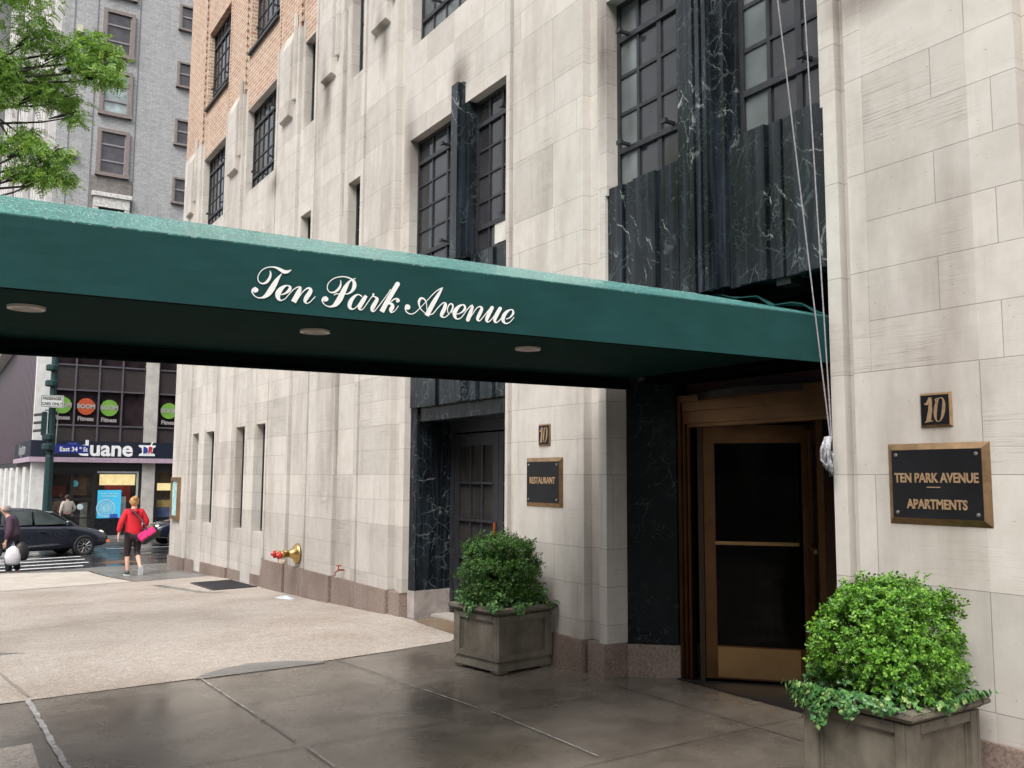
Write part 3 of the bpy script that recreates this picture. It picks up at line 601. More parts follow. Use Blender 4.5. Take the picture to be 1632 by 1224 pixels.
def numeral(root, px, yc, zc, h):
    # hand-shaped 1 and 0 in slanted swash style
    m = MB()
    def P(a, b): return (px - .002, yc - a * h, zc + b * h)
    def ring(outer, inner):
        n = len(outer); vs = [P(*q) for q in outer] + [P(*q) for q in inner]; m.add(vs, [(i, (i + 1) % n, n + (i + 1) % n, n + i) for i in range(n)])
    def strip(l, rr): n = len(l); m.add([P(*q) for q in l] + [P(*q) for q in rr], [(i, i + 1, n + i + 1, n + i) for i in range(n - 1)])
    strip([(-.40, .30), (-.30, .30), (-.18, .52), (-.24, .0), (-.34, -.42), (-.42, -.52)], [(-.36, .22), (-.26, .20), (-.06, .53), (-.06, .0), (-.14, -.42), (-.02, -.46)])
    O = []; I = []
    for i in range(28):
        t = i / 28 * 2 * math.pi; sl = .14 * math.sin(t); O.append((.26 + .25 * math.cos(t) + sl * .5, .0 + .5 * math.sin(t))); wv = .115 * abs(math.cos(t)) + .03; I.append((.26 + (.25 - wv) * math.cos(t) + sl * .5, .0 + (.5 - .03) * math.sin(t)))
    ring(O, I); strip([(.20, .44), (.12, .42), (.14, .30), (.20, .27)], [(.20, .48), (.07, .44), (.10, .27), (.20, .22)])
    o = obj('numeral', m, BRONZL, root); so = o.modifiers.new('s', 'SOLIDIFY'); so.thickness = .003
p, px = plaque('number_plaque', 'small square number 10 plaque above the apartments plaque', 2.977, 1.998, .192, .192, 'sign', .012, screws=False); numeral(p, px, 2.982, 1.998, .135)
p, px = plaque('number_plaque', 'small square number 10 plaque above the restaurant plaque', 6.795, 1.998, .185, .198, 'sign', .012, screws=False); numeral(p, px, 6.80, 1.998, .135)

# ------------------------------------------------------------------ awning
AX0, AX1, YN, YF, YR = -3.2, 4.91, 3.73, 5.85, 4.79
vb = lambda x: 2.285 + .0124 * x; vt = lambda x: 2.555 + .0177 * x; rg = lambda x: 2.909 + .0098 * x
AW = empty('entrance_awning', (0, 4.79, 2.3), label='long green canvas awning with white script lettering over the entrance', cat='awning')
def sheet(n, fn, th): # grid sheet with thickness via solidify
    pass
NX = 48
def strip3(fa, fb, x0=AX0, x1=AX1, n=NX, m=6, wr=0):
    vs = []; fs = []
    for i in range(n + 1):
        x = x0 + (x1 - x0) * i / n; a = Vector(fa(x)); b = Vector(fb(x))
        for j in range(m + 1):
            p_ = a.lerp(b, j / m)
            if wr and 0 < j < m: p_ += Vector((0, -1, 0)) * wr * (math.sin(x * 7 + j) * .5 + math.sin(x * 17 + j * 2) * .3)
            vs.append(p_)
    for i in range(n):
        for j in range(m): fs.append((i * (m + 1) + j, (i + 1) * (m + 1) + j, (i + 1) * (m + 1) + j + 1, i * (m + 1) + j + 1))
    return MB().add(vs, fs)
def solid(o, t, off=-1): md = o.modifiers.new('thickness', 'SOLIDIFY'); md.thickness = t; md.offset = off; return o
o = obj('valance', strip3(lambda x: (x, YN, vb(x)), lambda x: (x, YN, vt(x)), wr=.002, n=160), CLOTH, AW); solid(o, .006, 0)
o = obj('valance', strip3(lambda x: (x, YF, vb(x)), lambda x: (x, YF, vt(x))), CLOTH, AW); solid(o, .006, 0)
o = obj('end_valance', MB().add([(AX0, YN, vb(AX0)), (AX0, YF, vb(AX0)), (AX0, YF, vt(AX0)), (AX0, YR, rg(AX0)), (AX0, YN, vt(AX0))], [(0, 1, 2, 3, 4)]), CLOTH, AW); solid(o, .006, 0)
o = obj('roof_cloth', strip3(lambda x: (x, YN - .004, vt(x)), lambda x: (x, YR, rg(x)), m=10, n=90), CLOTHW, AW); solid(o, .006, 0)
o = obj('roof_cloth', strip3(lambda x: (x, YF + .004, vt(x)), lambda x: (x, YR, rg(x)), m=10, n=90), CLOTHW, AW); solid(o, .006, 0)
g = np.random.default_rng(8); V = []; Fc = []
for i in range(3200):
    x = g.uniform(-.3, 4.7); t = g.uniform(0, 1) ** .8; y = YN + (YR - YN) * t; z = vt(x) + (rg(x) - vt(x)) * t + .0035; rr = g.uniform(.0014, .0034); b = len(V)
    V += [(x - rr, y, z), (x, y - rr, z), (x + rr, y, z), (x, y + rr, z), (x, y, z + rr * .8)]; Fc += [(b, b + 1, b + 4), (b + 1, b + 2, b + 4), (b + 2, b + 3, b + 4), (b + 3, b, b + 4)]
mb = MB(); mb.v = V; mb.f = Fc; o = obj('water_beads', mb, simple('water_bead', (.52, .72, .70), .12, spec=.8), AW); o['kind'] = 'stuff'  # whitish bead colour stands in for reflected sky
# loose cloth edge where the roof meets the wall
lo = MB(); L_ = [(4.79, 4.80, rg(4.79) - .005), (4.81, 4.66, 2.935), (4.80, 4.50, 2.90), (4.82, 4.32, 2.865), (4.79, 4.18, 2.795), (4.82, 4.02, 2.765), (4.81, 3.92, 2.745), (4.80, 3.82, 2.69), (4.785, 3.735, 2.652)]
U_ = [(x - .05, y, z + d_) for (x, y, z), d_ in zip(L_, (0, .008, -.01, .012, -.012, .02, .012, -.006, .01))]
lo.add(L_ + U_, [(i, i + 1, len(L_) + i + 1, len(L_) + i) for i in range(len(L_) - 1)]); o = obj('loose_edge', lo, CLOTH, AW); solid(o, .007)
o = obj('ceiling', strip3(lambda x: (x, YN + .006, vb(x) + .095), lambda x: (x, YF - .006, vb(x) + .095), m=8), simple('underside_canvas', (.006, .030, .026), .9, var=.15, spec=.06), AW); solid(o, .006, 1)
o = obj('valance_shade_sheet', strip3(lambda x: (x, YF - .008, vb(x) + .002), lambda x: (x, YF - .008, vb(x) + .093)), CLOTHD, AW); solid(o, .003, 0)  # dark sheet added for the shade inside the far valance
hm = MB()
for yy in (YN, YF): hm.tube([(AX0, yy + (.02 if yy < 5 else -.02), vb(AX0) + .012), (AX1, yy + (.02 if yy < 5 else -.02), vb(AX1) + .012)], .014, 8)
obj('frame_tube', hm, CLOTHD, AW)
for i_ in range(5):
    x = 4.62 - i_ * 1.95 - .5
    hm = MB().box(x - .012, x + .012, YN + .01, YF - .01, vb(x) + .10, vb(x) + .125); obj('frame_rib', hm, CLOTHD, AW)
for i_ in range(6):
    x = 3.12 - 1.39 * i_; zc = vb(x) + .094; yl = 4.70
    rim = MB().lathe((x, yl, zc), (0, 0, -1), [(0, .082), (.012, .080), (.014, .066), (.0, .052), (-.0, .05)], 28)
    l_ = obj('downlight', rim, simple('cream_enamel', (.50, .46, .40), .4), AW, smooth=False)
    obj('lamp', MB().lathe((x, yl, zc - .003), (0, 0, -1), [(0, .05), (.002, .045), (.008, .02), (.009, .001)], 20), simple('unlit_lamp_glass', (.16, .13, .10), .3), l_)
for yy in (YN + .05, YF - .05):
    obj('post', MB().lathe((AX0 + .06, yy, gh(AX0, yy)), (0, 0, 1), [(0, .05), (.03, .05), (.04, .025), (2.4, .025)], 14), BRASS, AW)
# script lettering, drawn as pen strokes (artwork space -> the near valance)
Hm = [[0.000580939, 4.1364e-05, 0.036203746], [-0.000371644, 5.7497e-05, 1.106317451], [3.879e-06, -0.000686008, 0.519221016]]
def art(px_, py_):
    a, b, c = (row[0] * px_ + row[1] * py_ + row[2] for row in Hm); t = YN / b; return (a * t, c * t + EYE)
STROKES = [
 (11.657, 390, 415, [
  [(462,200,8),(472,260,17),(452,335,25),(400,405,24),(330,436,14),(265,412,9),(235,350,8),(250,270,8),(320,180,8),(410,137,9),(500,127,10),(580,142,18),(650,177,28),(720,216,34),(780,216,27),(825,198,15),(858,178,4)],
  [(680,250,5),(630,310,20),(570,400,42),(500,520,54),(430,620,48),(360,678,30),(300,698,14),(230,696,9),(165,655,9),(130,595,14),(150,560,36),(182,555,56),(200,556,44)],
  [(640,650,6),(740,618,16),(815,560,30),(832,505,24),(795,474,9),(735,484,20),(665,535,40),(615,605,52),(605,670,44),(625,725,28),(668,748,11),(740,715,8),(800,650,8),(880,560,8),(950,512,10),(1000,498,12),(1020,515,24)],
  [(1028,520,28),(990,600,44),(950,680,48),(898,778,50)],
  [(960,745,8),(1060,600,9),(1140,530,12),(1190,522,20),(1215,560,34),(1190,620,42),(1135,700,42),(1112,760,30),(1140,802,10),(1200,780,8),(1260,720,8),(1302,675,7)]]),
 (10.2, 500, 430, [
  [(428,170,5),(427,250,14),(390,322,21),(320,370,15),(250,366,8),(212,310,7),(225,230,7),(300,155,7),(400,121,8),(500,119,9),(590,150,13),(645,205,26),(648,280,33),(610,350,21),(550,392,11),(490,398,7)],
  [(670,143,7),(610,168,9),(560,205,18),(505,290,36),(460,380,42),(410,480,48),(350,560,38),(290,597,18),(230,600,10),(165,570,8),(130,515,12),(150,480,32),(180,480,48),(190,482,38)],
  [(320,416,8),(355,396,8),(420,398,7)],
  [(775,440,9),(720,406,9),(660,430,20),(600,500,33),(572,580,33),(590,632,20),(640,640,8),(700,590,7),(750,520,8),(800,445,10)],
  [(842,424,26),(790,510,34),(738,600,33),(738,645,17),(785,645,7),(850,560,7),(920,460,7),(950,425,9),(962,390,19)],
  [(948,430,9),(990,448,13),(1018,482,27),(990,540,33),(950,610,35),(938,660,24),(970,678,9),(1040,600,7),(1130,480,7),(1190,400,7),(1240,320,7)],
  [(1352,238,38),(1270,375,38),(1170,545,38),(1095,686,40)],
  [(1190,570,7),(1250,520,8),(1295,482,10),(1340,476,16),(1362,502,27),(1350,512,24)],
  [(1200,555,7),(1255,562,22),(1268,605,32),(1245,655,32),(1255,695,13),(1310,668,7),(1366,590,7)]]),
 (8.16, 630, 440, [
  [(152,408,34),(142,405,32),(122,430,9),(140,472,7),(190,497,7),(245,480,6),(310,420,5),(400,325,5),(500,220,6),(570,170,7),(612,155,5)],
  [(600,162,10),(555,240,20),(500,330,28),(445,430,30),(400,518,30)],
  [(400,440,5),(398,370,6),(375,310,9),(330,290,13),(302,325,17),(300,370,11),(322,430,6),(385,490,5)],
  [(425,505,5),(480,492,6),(540,420,6),(600,360,7),(630,350,9),(642,372,20),(628,430,25),(598,490,25),(592,522,16),(630,540,6),(690,495,7),(732,432,10),(739,386,11),(715,362,9),(685,385,8),(668,440,6),(685,488,6),(740,462,5)],
  [(785,500,5),(840,482,8),(892,435,16),(890,388,12),(860,377,8),(812,402,19),(768,460,27),(762,520,22),(792,560,9),(850,540,6),(920,445,6),(970,392,8),(1000,385,10)],
  [(1000,393,16),(968,480,24),(936,568,27)],
  [(960,555,5),(1040,430,6),(1090,400,9),(1115,428,19),(1085,500,23),(1060,560,18),(1085,584,8),(1130,540,6),(1200,450,6),(1240,412,7)],
  [(1247,416,24),(1205,500,26),(1178,572,20),(1198,600,8),(1250,555,6),(1330,440,6)],
  [(1352,426,24),(1305,510,26),(1282,580,19),(1305,607,8),(1350,572,6),(1410,490,6)],
  [(1430,562,5),(1480,542,8),(1522,492,14),(1520,450,10),(1490,440,8),(1440,468,19),(1402,520,25),(1392,580,21),(1427,618,9),(1480,602,6),(1537,537,5)]])]
def catmull(P, k=6):
    out = []; n = len(P)
    for i in range(n - 1):
        p0, p1, p2, p3 = P[max(i - 1, 0)], P[i], P[i + 1], P[min(i + 2, n - 1)]
        for s_ in range(k):
            t = s_ / k; out.append(tuple(.5 * ((2 * p1[d]) + (-p0[d] + p2[d]) * t + (2 * p0[d] - 5 * p1[d] + 4 * p2[d] - p3[d]) * t * t + (-p0[d] + 3 * p1[d] - 3 * p2[d] + p3[d]) * t ** 3) for d in range(3)))
    out.append(P[-1]); return out
lt = MB(); lay = 0
for sc_, ox, oy, sts in STROKES:
    for st in sts:
        lay += 1; yy = YN - .0065 - (lay % 4) * .0004; C_ = catmull(st); L1 = []; L2 = []
        for i, (x, y, h_) in enumerate(C_):
            a = C_[max(i - 1, 0)]; b = C_[min(i + 1, len(C_) - 1)]; dx_, dy_ = b[0] - a[0], b[1] - a[1]; L = math.hypot(dx_, dy_) or 1; h_ = max(h_, 4)
            q1 = art(ox + (x - dy_ / L * h_) / sc_, oy + (y + dx_ / L * h_) / sc_); q2 = art(ox + (x + dy_ / L * h_) / sc_, oy + (y - dx_ / L * h_) / sc_)
            L1.append((q1[0], yy, q1[1])); L2.append((q2[0], yy, q2[1]))
        n = len(L1); lt.add(L1 + L2, [(i, i + 1, n + i + 1, n + i) for i in range(n - 1)])
        for (x, y, h_) in ((C_[0]), (C_[-1])):
            if h_ < 20: continue
            if st[0][2] == 34 or h_ in (44, 38, 24, 27): # round terminals
                cc = [art(ox + (x + math.cos(t) * h_) / sc_, oy + (y + math.sin(t) * h_) / sc_) for t in [j * math.pi / 8 for j in range(16)]]
                lt.add([(a, yy - .0002, b) for a, b in cc], [tuple(range(16))])
obj('lettering', lt, simple('white_vinyl_lettering', (.80, .81, .80), .5, var=.03), AW)

# ------------------------------------------------------------------ ropes
rp = MB()
def sag(a, b, s_, n=14): return [Vector(a).lerp(Vector(b), i / n) + Vector((0, 0, 0)) + Vector((-s_ * math.sin(math.pi * i / n), 0, 0)) for i in range(n + 1)]
rp.tube(sag((4.016, 3.651, 6.5), (4.655, 3.655, 1.86), .004), .0045, 6); rp.tube(sag((4.412, 3.645, 6.88), (4.655, 3.645, 1.86), .004), .0045, 6)
ROPE = empty('hanging_rope', (4.65, 3.65, 1.8), label='pair of grey ropes hanging down the stone pier beside the entrance', cat='rope')
GR = simple('grey_rope', (.27, .26, .27), .7, var=.3, sc=60); obj('rope_line', rp, GR, ROPE)
kn = MB()
for i_ in range(13):
    a = random.uniform(-.035, .035); b = random.uniform(-.015, .03); L = random.uniform(.12, .24); x0 = 4.655 - random.uniform(0, .035)
    kn.tube([(x0, 3.655 + a * .3, 1.87), (x0 - .02, 3.655 + a, 1.86 - L * .4), (x0 - .012, 3.655 + a * 1.1 + b, 1.86 - L * .8), (x0, 3.655 + b, 1.86 - L), (x0 + .004, 3.655 + b - a * .5, 1.84 - L * .5)], .009, 6)
obj('coiled_end', kn, simple('white_grey_rope', (.36, .36, .39), .6, var=.6, sc=40), ROPE, smooth=True)

# ------------------------------------------------------------------ wall fittings
sp_ = empty('fire_standpipe', (4.7, 13.25, .47), label='polished brass twin fire department connection with red caps on the wall', cat='standpipe')
m = MB().lathe((4.70, 13.25, .475), (-1, 0, 0), [(0, .15), (.015, .15), (.04, .13), (.07, .075), (.12, .055), (.16, .05), (.20, .06), (.21, .0)], 28); obj('flange', m, BRASS, sp_, smooth=True)
for s_, dz in ((1, 0.0), (-1, -.0)):
    d_ = Vector((-.85, .42 * s_, -.05)).normalized(); c_ = Vector((4.54, 13.25 + .03 * s_, .475)); obj('inlet', MB().lathe(c_, d_, [(0, .04), (.09, .042), (.10, .052), (.15, .052)], 18), BRASS, sp_, smooth=True)
    cp = obj('cap', MB().lathe(c_ + d_ * .15, d_, [(0, .054), (.03, .056), (.04, .042), (.045, .018), (.07, .016), (.072, .001)], 18), simple('red_enamel', (.42, .012, .014), .25), sp_, smooth=True)
    obj('chain', MB().tube([c_ + d_ * .12 + Vector((0, 0, -.05)), c_ + d_ * .1 + Vector((0, 0, -.13)), c_ + d_ * .02 + Vector((0, 0, -.1))], .006, 6), BRASS, sp_)
sg = empty('wall_spigot', (4.7, 11.46, .39), label='small rusty spigot on the wall between standpipe and restaurant', cat='spigot')
obj('pipe', MB().tube([(4.71, 11.46, .39), (4.62, 11.46, .39), (4.59, 11.46, .36), (4.585, 11.46, .32)], [.014, .014, .014, .018], 8), simple('worn_copper', (.30, .12, .07), .45, .6), sg)
obj('wheel', MB().lathe((4.63, 11.46, .39), (0, 0, 1), [(0, .008), (.05, .008), (.052, .035), (.062, .035), (.064, .001)], 12), simple('red_enamel', (.42, .012, .014), .25), sg)
cs = empty('display_case', (4.68, 21.15, 1.1), label='narrow bronze framed display case with pale blue card near the corner', cat='display case')
obj('frame', MB().box(4.63, 4.70, 20.80, 20.87, .66, 1.58).box(4.63, 4.70, 21.42, 21.49, .66, 1.58).box(4.63, 4.70, 20.87, 21.42, .66, .74).box(4.63, 4.70, 20.87, 21.42, 1.50, 1.58), simple('brown_bronze', (.28, .17, .09), .4, .6), cs)
obj('card', MB().box(4.66, 4.69, 20.87, 21.42, .74, 1.50), simple('pale_blue_card', (.38, .62, .64), .4, var=.35, sc=9), cs)
# sidewalk grate
gr = empty('sidewalk_grate', (4.3, 15.7, gh(4.3, 15.7)), label='black iron sidewalk grate against the granite base', cat='grate')
def gp(x, y, o_=.0): return (x, y, gh(x, y) + o_)
fr = MB()
def slab(m, x0, x1, y0, y1, z0, z1): m.add([gp(x0, y0, z0), gp(x1, y0, z0), gp(x1, y1, z0), gp(x0, y1, z0), gp(x0, y0, z1), gp(x1, y0, z1), gp(x1, y1, z1), gp(x0, y1, z1)], [(0, 3, 2, 1), (4, 5, 6, 7), (0, 1, 5, 4), (1, 2, 6, 5), (2, 3, 7, 6), (3, 0, 4, 7)])
slab(fr, 3.97, 4.65, 15.0, 16.42, .005, .010); obj('pit', fr, BLACK, gr)
fr = MB()
for i_ in range(17): slab(fr, 4.0 + i_ * .039, 4.012 + i_ * .039, 15.0, 16.42, .010, .018)
obj('bars', fr, STEEL, gr); fr = MB(); slab(fr, 3.94, 3.97, 14.97, 16.45, .003, .02); slab(fr, 3.97, 4.65, 14.97, 15.0, .003, .0195); slab(fr, 3.97, 4.65, 16.42, 16.45, .003, .0195); obj('frame', fr, STEEL, gr)
# crumpled scrap of foil by the base
sc_ = MB(); pts = [(4.35, 13.2), (4.5, 13.05), (4.55, 12.85), (4.45, 12.75), (4.38, 12.95)]; n = len(pts)
sc_.add([gp(x, y, .006) for x, y in pts] + [gp(4.46, 12.97, .05), gp(4.42, 13.1, .03)], [(0, 1, 6), (1, 5, 6), (1, 2, 5), (2, 3, 5), (3, 4, 5), (4, 6, 5), (4, 0, 6)])
meta(obj('litter_scrap', sc_, simple('crumpled_foil', (.5, .56, .58), .3)), 'crumpled pale scrap of litter below the brass standpipe', 'litter')

# ------------------------------------------------------------------ planters
def planter(loc, rz, label):
    root = empty('stone_planter', loc, rz, label=label, cat='planter', group='square stone planters by the entrance')
    h_ = .53; a = .275
    body = MB(); body.box(-a, a, -a, a, .06, h_ - .05); obj('box', body, PLANT, root, local=True)
    pl = MB().box(-.30, .30, -.30, .30, 0.018, .075); 
    pl2 = MB()
    def ringbox(m, r0, r1, z0, z1):
        v0 = [(-r0, -r0, z0), (r0, -r0, z0), (r0, r0, z0), (-r0, r0, z0)]; v1 = [(-r1, -r1, z1), (r1, -r1, z1), (r1, r1, z1), (-r1, r1, z1)]
        m.add(v0 + v1, [(0, 3, 2, 1), (4, 5, 6, 7), (0, 1, 5, 4), (1, 2, 6, 5), (2, 3, 7, 6), (3, 0, 4, 7)])
    ringbox(pl, .298, .278, .075, .10)
    for sx in (-.24, .24):
        for sy in (-.24, .24): pl.box(sx - .055, sx + .055, sy - .055, sy + .055, 0, .02)
    obj('plinth', pl, PLANT, root, local=True, bevel=.008)
    pn = MB(); d = .028; b = a + d
    for k_ in range(4):
        M = Matrix.Rotation(k_ * math.pi / 2, 4, 'Z'); m = MB()
        m.box(-a - d, -a + .055, -b, -a + .0, .10, h_ - .06); m.box(a - .055, a + d * .0, -b, -a, .10, h_ - .06)
        m.box(-a + .055, a - .055, -b, -a, .10, .15); m.box(-a + .055, a - .055, -b, -a, h_ - .11, h_ - .06)
        # inner moulding
        e = a - .075
        for (x0, x1, z0, z1) in ((-a + .055, -e, .15, h_ - .11), (e, a - .055, .15, h_ - .11), (-e, e, .15, .168), (-e, e, h_ - .128, h_ - .11)): m.box(x0, x1, -a - .009, -a, z0, z1)
        pn.add([M @ Vector(v) for v in m.v], m.f)
    obj('side_panel', pn, PLANT, root, local=True, bevel=.003)
    rm = MB(); ringbox(rm, .30, .335, h_ - .055, h_ - .03); ringbox(rm, .345, .345, h_ - .03, h_ - .004); ringbox(rm, .345, .325, h_ - .004, h_ + .008); obj('rim', rm, PLANT, root, local=True, bevel=.006)
    obj('soil', MB().box(-.29, .29, -.29, .29, h_ + .009, h_ + .012), simple('soil', (.02, .015, .01), .9), root, local=True)
    return root
def leafcloud(name, fn, m, root_loc, count, **k):
    vs, fs = fn(count); mb = MB(); mb.v = vs; mb.f = fs
    me = bpy.data.meshes.new(name); me.from_pydata(vs, [], fs); me.materials.append(m); me.update()
    return me
rng = np.random.default_rng(3)
def sprigs(n, rx, ry, rz, cz, leafl, seed, lump=.10):
    """leafy sprigs over a lumpy dome; each leaf one small folded face"""
    g = np.random.default_rng(seed); V = []; Fc = []
    ph = g.uniform(0, 6, (6, 3))
    for i in range(n):
        d = g.normal(size=3); d[2] = d[2] if d[2] > -.1 or g.random() < .85 else abs(d[2]); d /= np.linalg.norm(d)
        if d[2] < -.80: d[2] = -d[2] * .5; d /= np.linalg.norm(d)
        lum = 1 + lump * sum(math.sin(ph[j, 0] + d @ (ph[j] * 1.4) * 1.5) for j in range(6)) / 2.2
        depth = 1 - abs(g.normal(0, .10)) if g.random() < .68 else g.uniform(.3, .92)
        depth += .09 * max(0, g.normal(0, .8)) * (g.random() < .35)
        p = d * np.array([rx, ry, rz]) * lum * depth + np.array([0, 0, cz])
        if math.sin(p[0] * 23 + ph[0, 0]) + math.sin(p[1] * 21 + ph[1, 0]) + math.sin(p[2] * 25 + ph[2, 0]) > 1.9 and g.random() < .7: continue
        ax = d + g.normal(0, .35, 3) + np.array([0, 0, .35]); ax /= np.linalg.norm(ax)
        s = g.normal(size=3); s -= ax * (s @ ax); s /= np.linalg.norm(s); t = np.cross(ax, s)
        nl = g.integers(6, 10); L = leafl * g.uniform(.8, 1.3)
        for j in range(nl):
            a = j * 2.4 + g.uniform(-.3, .3); o = p + ax * (L * .55 * j / 2.2); rad = s * math.cos(a) + t * math.sin(a)
            up = ax * g.uniform(.2, .9) + rad; up /= np.linalg.norm(up); sd = np.cross(up, ax); sd /= (np.linalg.norm(sd) + 1e-6)
            l = L * g.uniform(.8, 1.2); w = l * .34; nn = np.cross(up, sd) * l * .12; b = len(V)
            V += [tuple(o), tuple(o + up * l * .5 + sd * w + nn), tuple(o + up * l), tuple(o + up * l * .5 - sd * w + nn)]; Fc += [(b, b + 1, b + 2, b + 3)]
    return V, Fc
def shrub(loc, label, m, seed, rx, rz, n, rz_=0, cz=.42):
    V, Fc = sprigs(n, rx, rx, rz, cz, .019, seed)
    root = empty('boxwood_shrub', loc, rz_, label=label, cat='shrub', group='clipped boxwood shrubs in planters')
    mb = MB(); mb.v = V; mb.f = Fc; me = bpy.data.meshes.new('foliage'); me.from_pydata(V, [], Fc); me.materials.append(m)
    o = bpy.data.objects.new('foliage', me); COL.objects.link(o); o.parent = root
    st = MB()
    for i in range(26):
        a = random.uniform(0, 6.28); b = random.uniform(.1, 1.1); e = Vector((math.cos(a) * math.sin(b) * rx * .85, math.sin(a) * math.sin(b) * rx * .85, cz + math.cos(b) * rz * .8))
        st.tube([(random.uniform(-.03, .03), random.uniform(-.03, .03), 0), e * .5 + Vector((0, 0, .05)), e], [.008, .005, .002], 5)
    obj('stem', st, BARK, root, local=True); return root
def ivy(loc, label, seed, rz_, half, drops):
    g = np.random.default_rng(seed); V = []; Fc = []; vines = MB()
    def leaf_at(p, nrm, s):
        nrm = nrm / np.linalg.norm(nrm); a = np.cross(nrm, g.normal(size=3)); a /= np.linalg.norm(a); b = np.cross(nrm, a); k0 = len(V); out = [(0, -.5), (.35, -.45), (.6, -.05), (.3, .1), (.3, .4), (0, .85), (-.3, .4), (-.3, .1), (-.6, -.05), (-.35, -.45)]
        V.append(tuple(p + nrm * s * .12))
        for (x, y) in out: V.append(tuple(p + a * x * s + b * y * s))
        for j in range(10): Fc.append((k0, k0 + 1 + j, k0 + 1 + (j + 1) % 10))
    for i in range(1100):
        t = g.uniform(0, 4); sd = int(t); w_ = (t - sd) * 2 - 1; rr = g.uniform(.62, 1.12); x, y = w_ * half, -half * rr
        for _ in range(sd): x, y = -y, x
        over = max(0, rr - 1); p = np.array([x, y, .02 + g.uniform(0, .11) * (1 - over * 3) - over * .5]); leaf_at(p, np.array([x * .8, y * .8, .5]) + g.normal(0, .3, 3), g.uniform(.014, .032))
    for (sd, w0, ln, cnt) in drops:
        for i in range(cnt):
            w_ = w0 + g.normal(0, .17); x, y = w_ * half * 1.0, -half * 1.16; zz = -g.uniform(0, 1) ** 1.3 * ln * max(.2, 1 - abs(w_ - w0) * 2.0)
            y -= g.uniform(0, .03)
            for _ in range(sd): x, y = -y, x
            leaf_at(np.array([x, y, .04 + zz]), np.array([x, y, .15]) + g.normal(0, .15, 3), g.uniform(.014, .032))
        x0, y0 = w0 * half, -half * 1.12
        q = [(x0, y0 * .7, .05), (x0, y0, .04), (x0 + .02, y0 * 1.04, -ln * .5), (x0 - .01, y0 * 1.03, -ln)]
        for _ in range(sd): q = [(-b, a, c) for a, b, c in q]
        vines.tube(q, .003, 5)
    root = empty('trailing_ivy', loc, rz_, label=label, cat='ivy', group='ivy trailing from the planters')
    me = bpy.data.meshes.new('foliage'); me.from_pydata(V, [], Fc); me.materials.append(IVY); o = bpy.data.objects.new('foliage', me); COL.objects.link(o); o.parent = root
    obj('vine', vines, BARK, root, local=True); return root
PL = (4.30, 6.86, gh(4.30, 6.86)); PR = (4.245, 3.015, gh(4.245, 3.0))
planter(PL, R(9), 'weathered stone planter nearer the restaurant door, in the awning shade')
planter(PR, R(2), 'weathered stone planter in the foreground below the bronze plaque')
shrub((PL[0] - .03, PL[1], PL[2] + .5), 'round boxwood with shade-darkened leaf colour in the planter by the restaurant plaque', BOXD, 11, .335, .35, 4400, cz=.27)
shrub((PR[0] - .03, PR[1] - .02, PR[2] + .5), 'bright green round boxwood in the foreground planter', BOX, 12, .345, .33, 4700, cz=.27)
ivy((PL[0], PL[1], PL[2] + .53), 'ivy spilling over the planter nearer the restaurant door', 5, R(9), .29, [(3, -.2, .14, 60), (0, -.4, .10, 60), (0, .9, .08, 40), (3, .9, .08, 50)])
ivy((PR[0], PR[1], PR[2] + .53), 'ivy spilling over the foreground planter rim', 6, R(2), .30, [(3, -.55, .22, 240), (3, .0, .13, 170), (3, .6, .07, 70), (3, -.9, .14, 120), (0, .3, .03, 40), (0, -.25, .06, 60), (0, .8, .03, 30)])

# ------------------------------------------------------------------ street tree
TR = empty('honey_locust_tree', (-1.0, 9.6, gh(-1, 9.6)), label='street tree with light green feathery leaves reaching over the awning', cat='tree')
tk = MB().tube([(-1.0, 9.6, gh(-1, 9.6) - .05), (-.98, 9.6, 1.2), (-.92, 9.58, 2.6), (-.80, 9.55, 3.8), (-.62, 9.5, 5.2), (-.5, 9.6, 6.6)], [.13, .105, .09, .075, .06, .04], 10); obj('trunk', tk, BARK, TR, smooth=True)
CL = [  # foliage clumps: x, y, z, radius
 (.35, 9.3, 6.15, .40), (.20, 9.8, 5.55, .40), (.62, 9.4, 5.75, .22), (.90, 9.3, 5.62, .17), (1.10, 9.5, 5.86, .17), (1.28, 9.4, 5.74, .13), (.50, 9.6, 5.40, .27), (.80, 9.8, 5.48, .19), (1.06, 9.3, 5.50, .19), (1.28, 9.3, 5.48, .11),
 (.35, 9.4, 5.15, .22), (.72, 9.5, 5.24, .17), (.95, 9.6, 5.26, .14), (1.20, 9.5, 5.62, .14), (.30, 9.5, 6.7, .26), (.20, 9.4, 5.35, .24), (1.0, 9.5, 5.08, .08),
 (.62, 9.3, 4.62, .16), (.80, 9.4, 4.52, .15), (.62, 9.6, 4.85, .11), (.90, 9.4, 4.66, .10), (.56, 9.4, 4.40, .15), (.95, 9.4, 4.42, .09), (.76, 9.3, 4.36, .13), (.40, 9.4, 4.62, .10),
 (-.4, 9.4, 5.2, .6), (-.9, 9.0, 5.9, .7), (-1.6, 9.6, 5.4, .7), (-.3, 10.2, 6.6, .7), (-1.2, 10.0, 7.0, .8), (-.1, 9.1, 7.1, .5)]
br = MB()
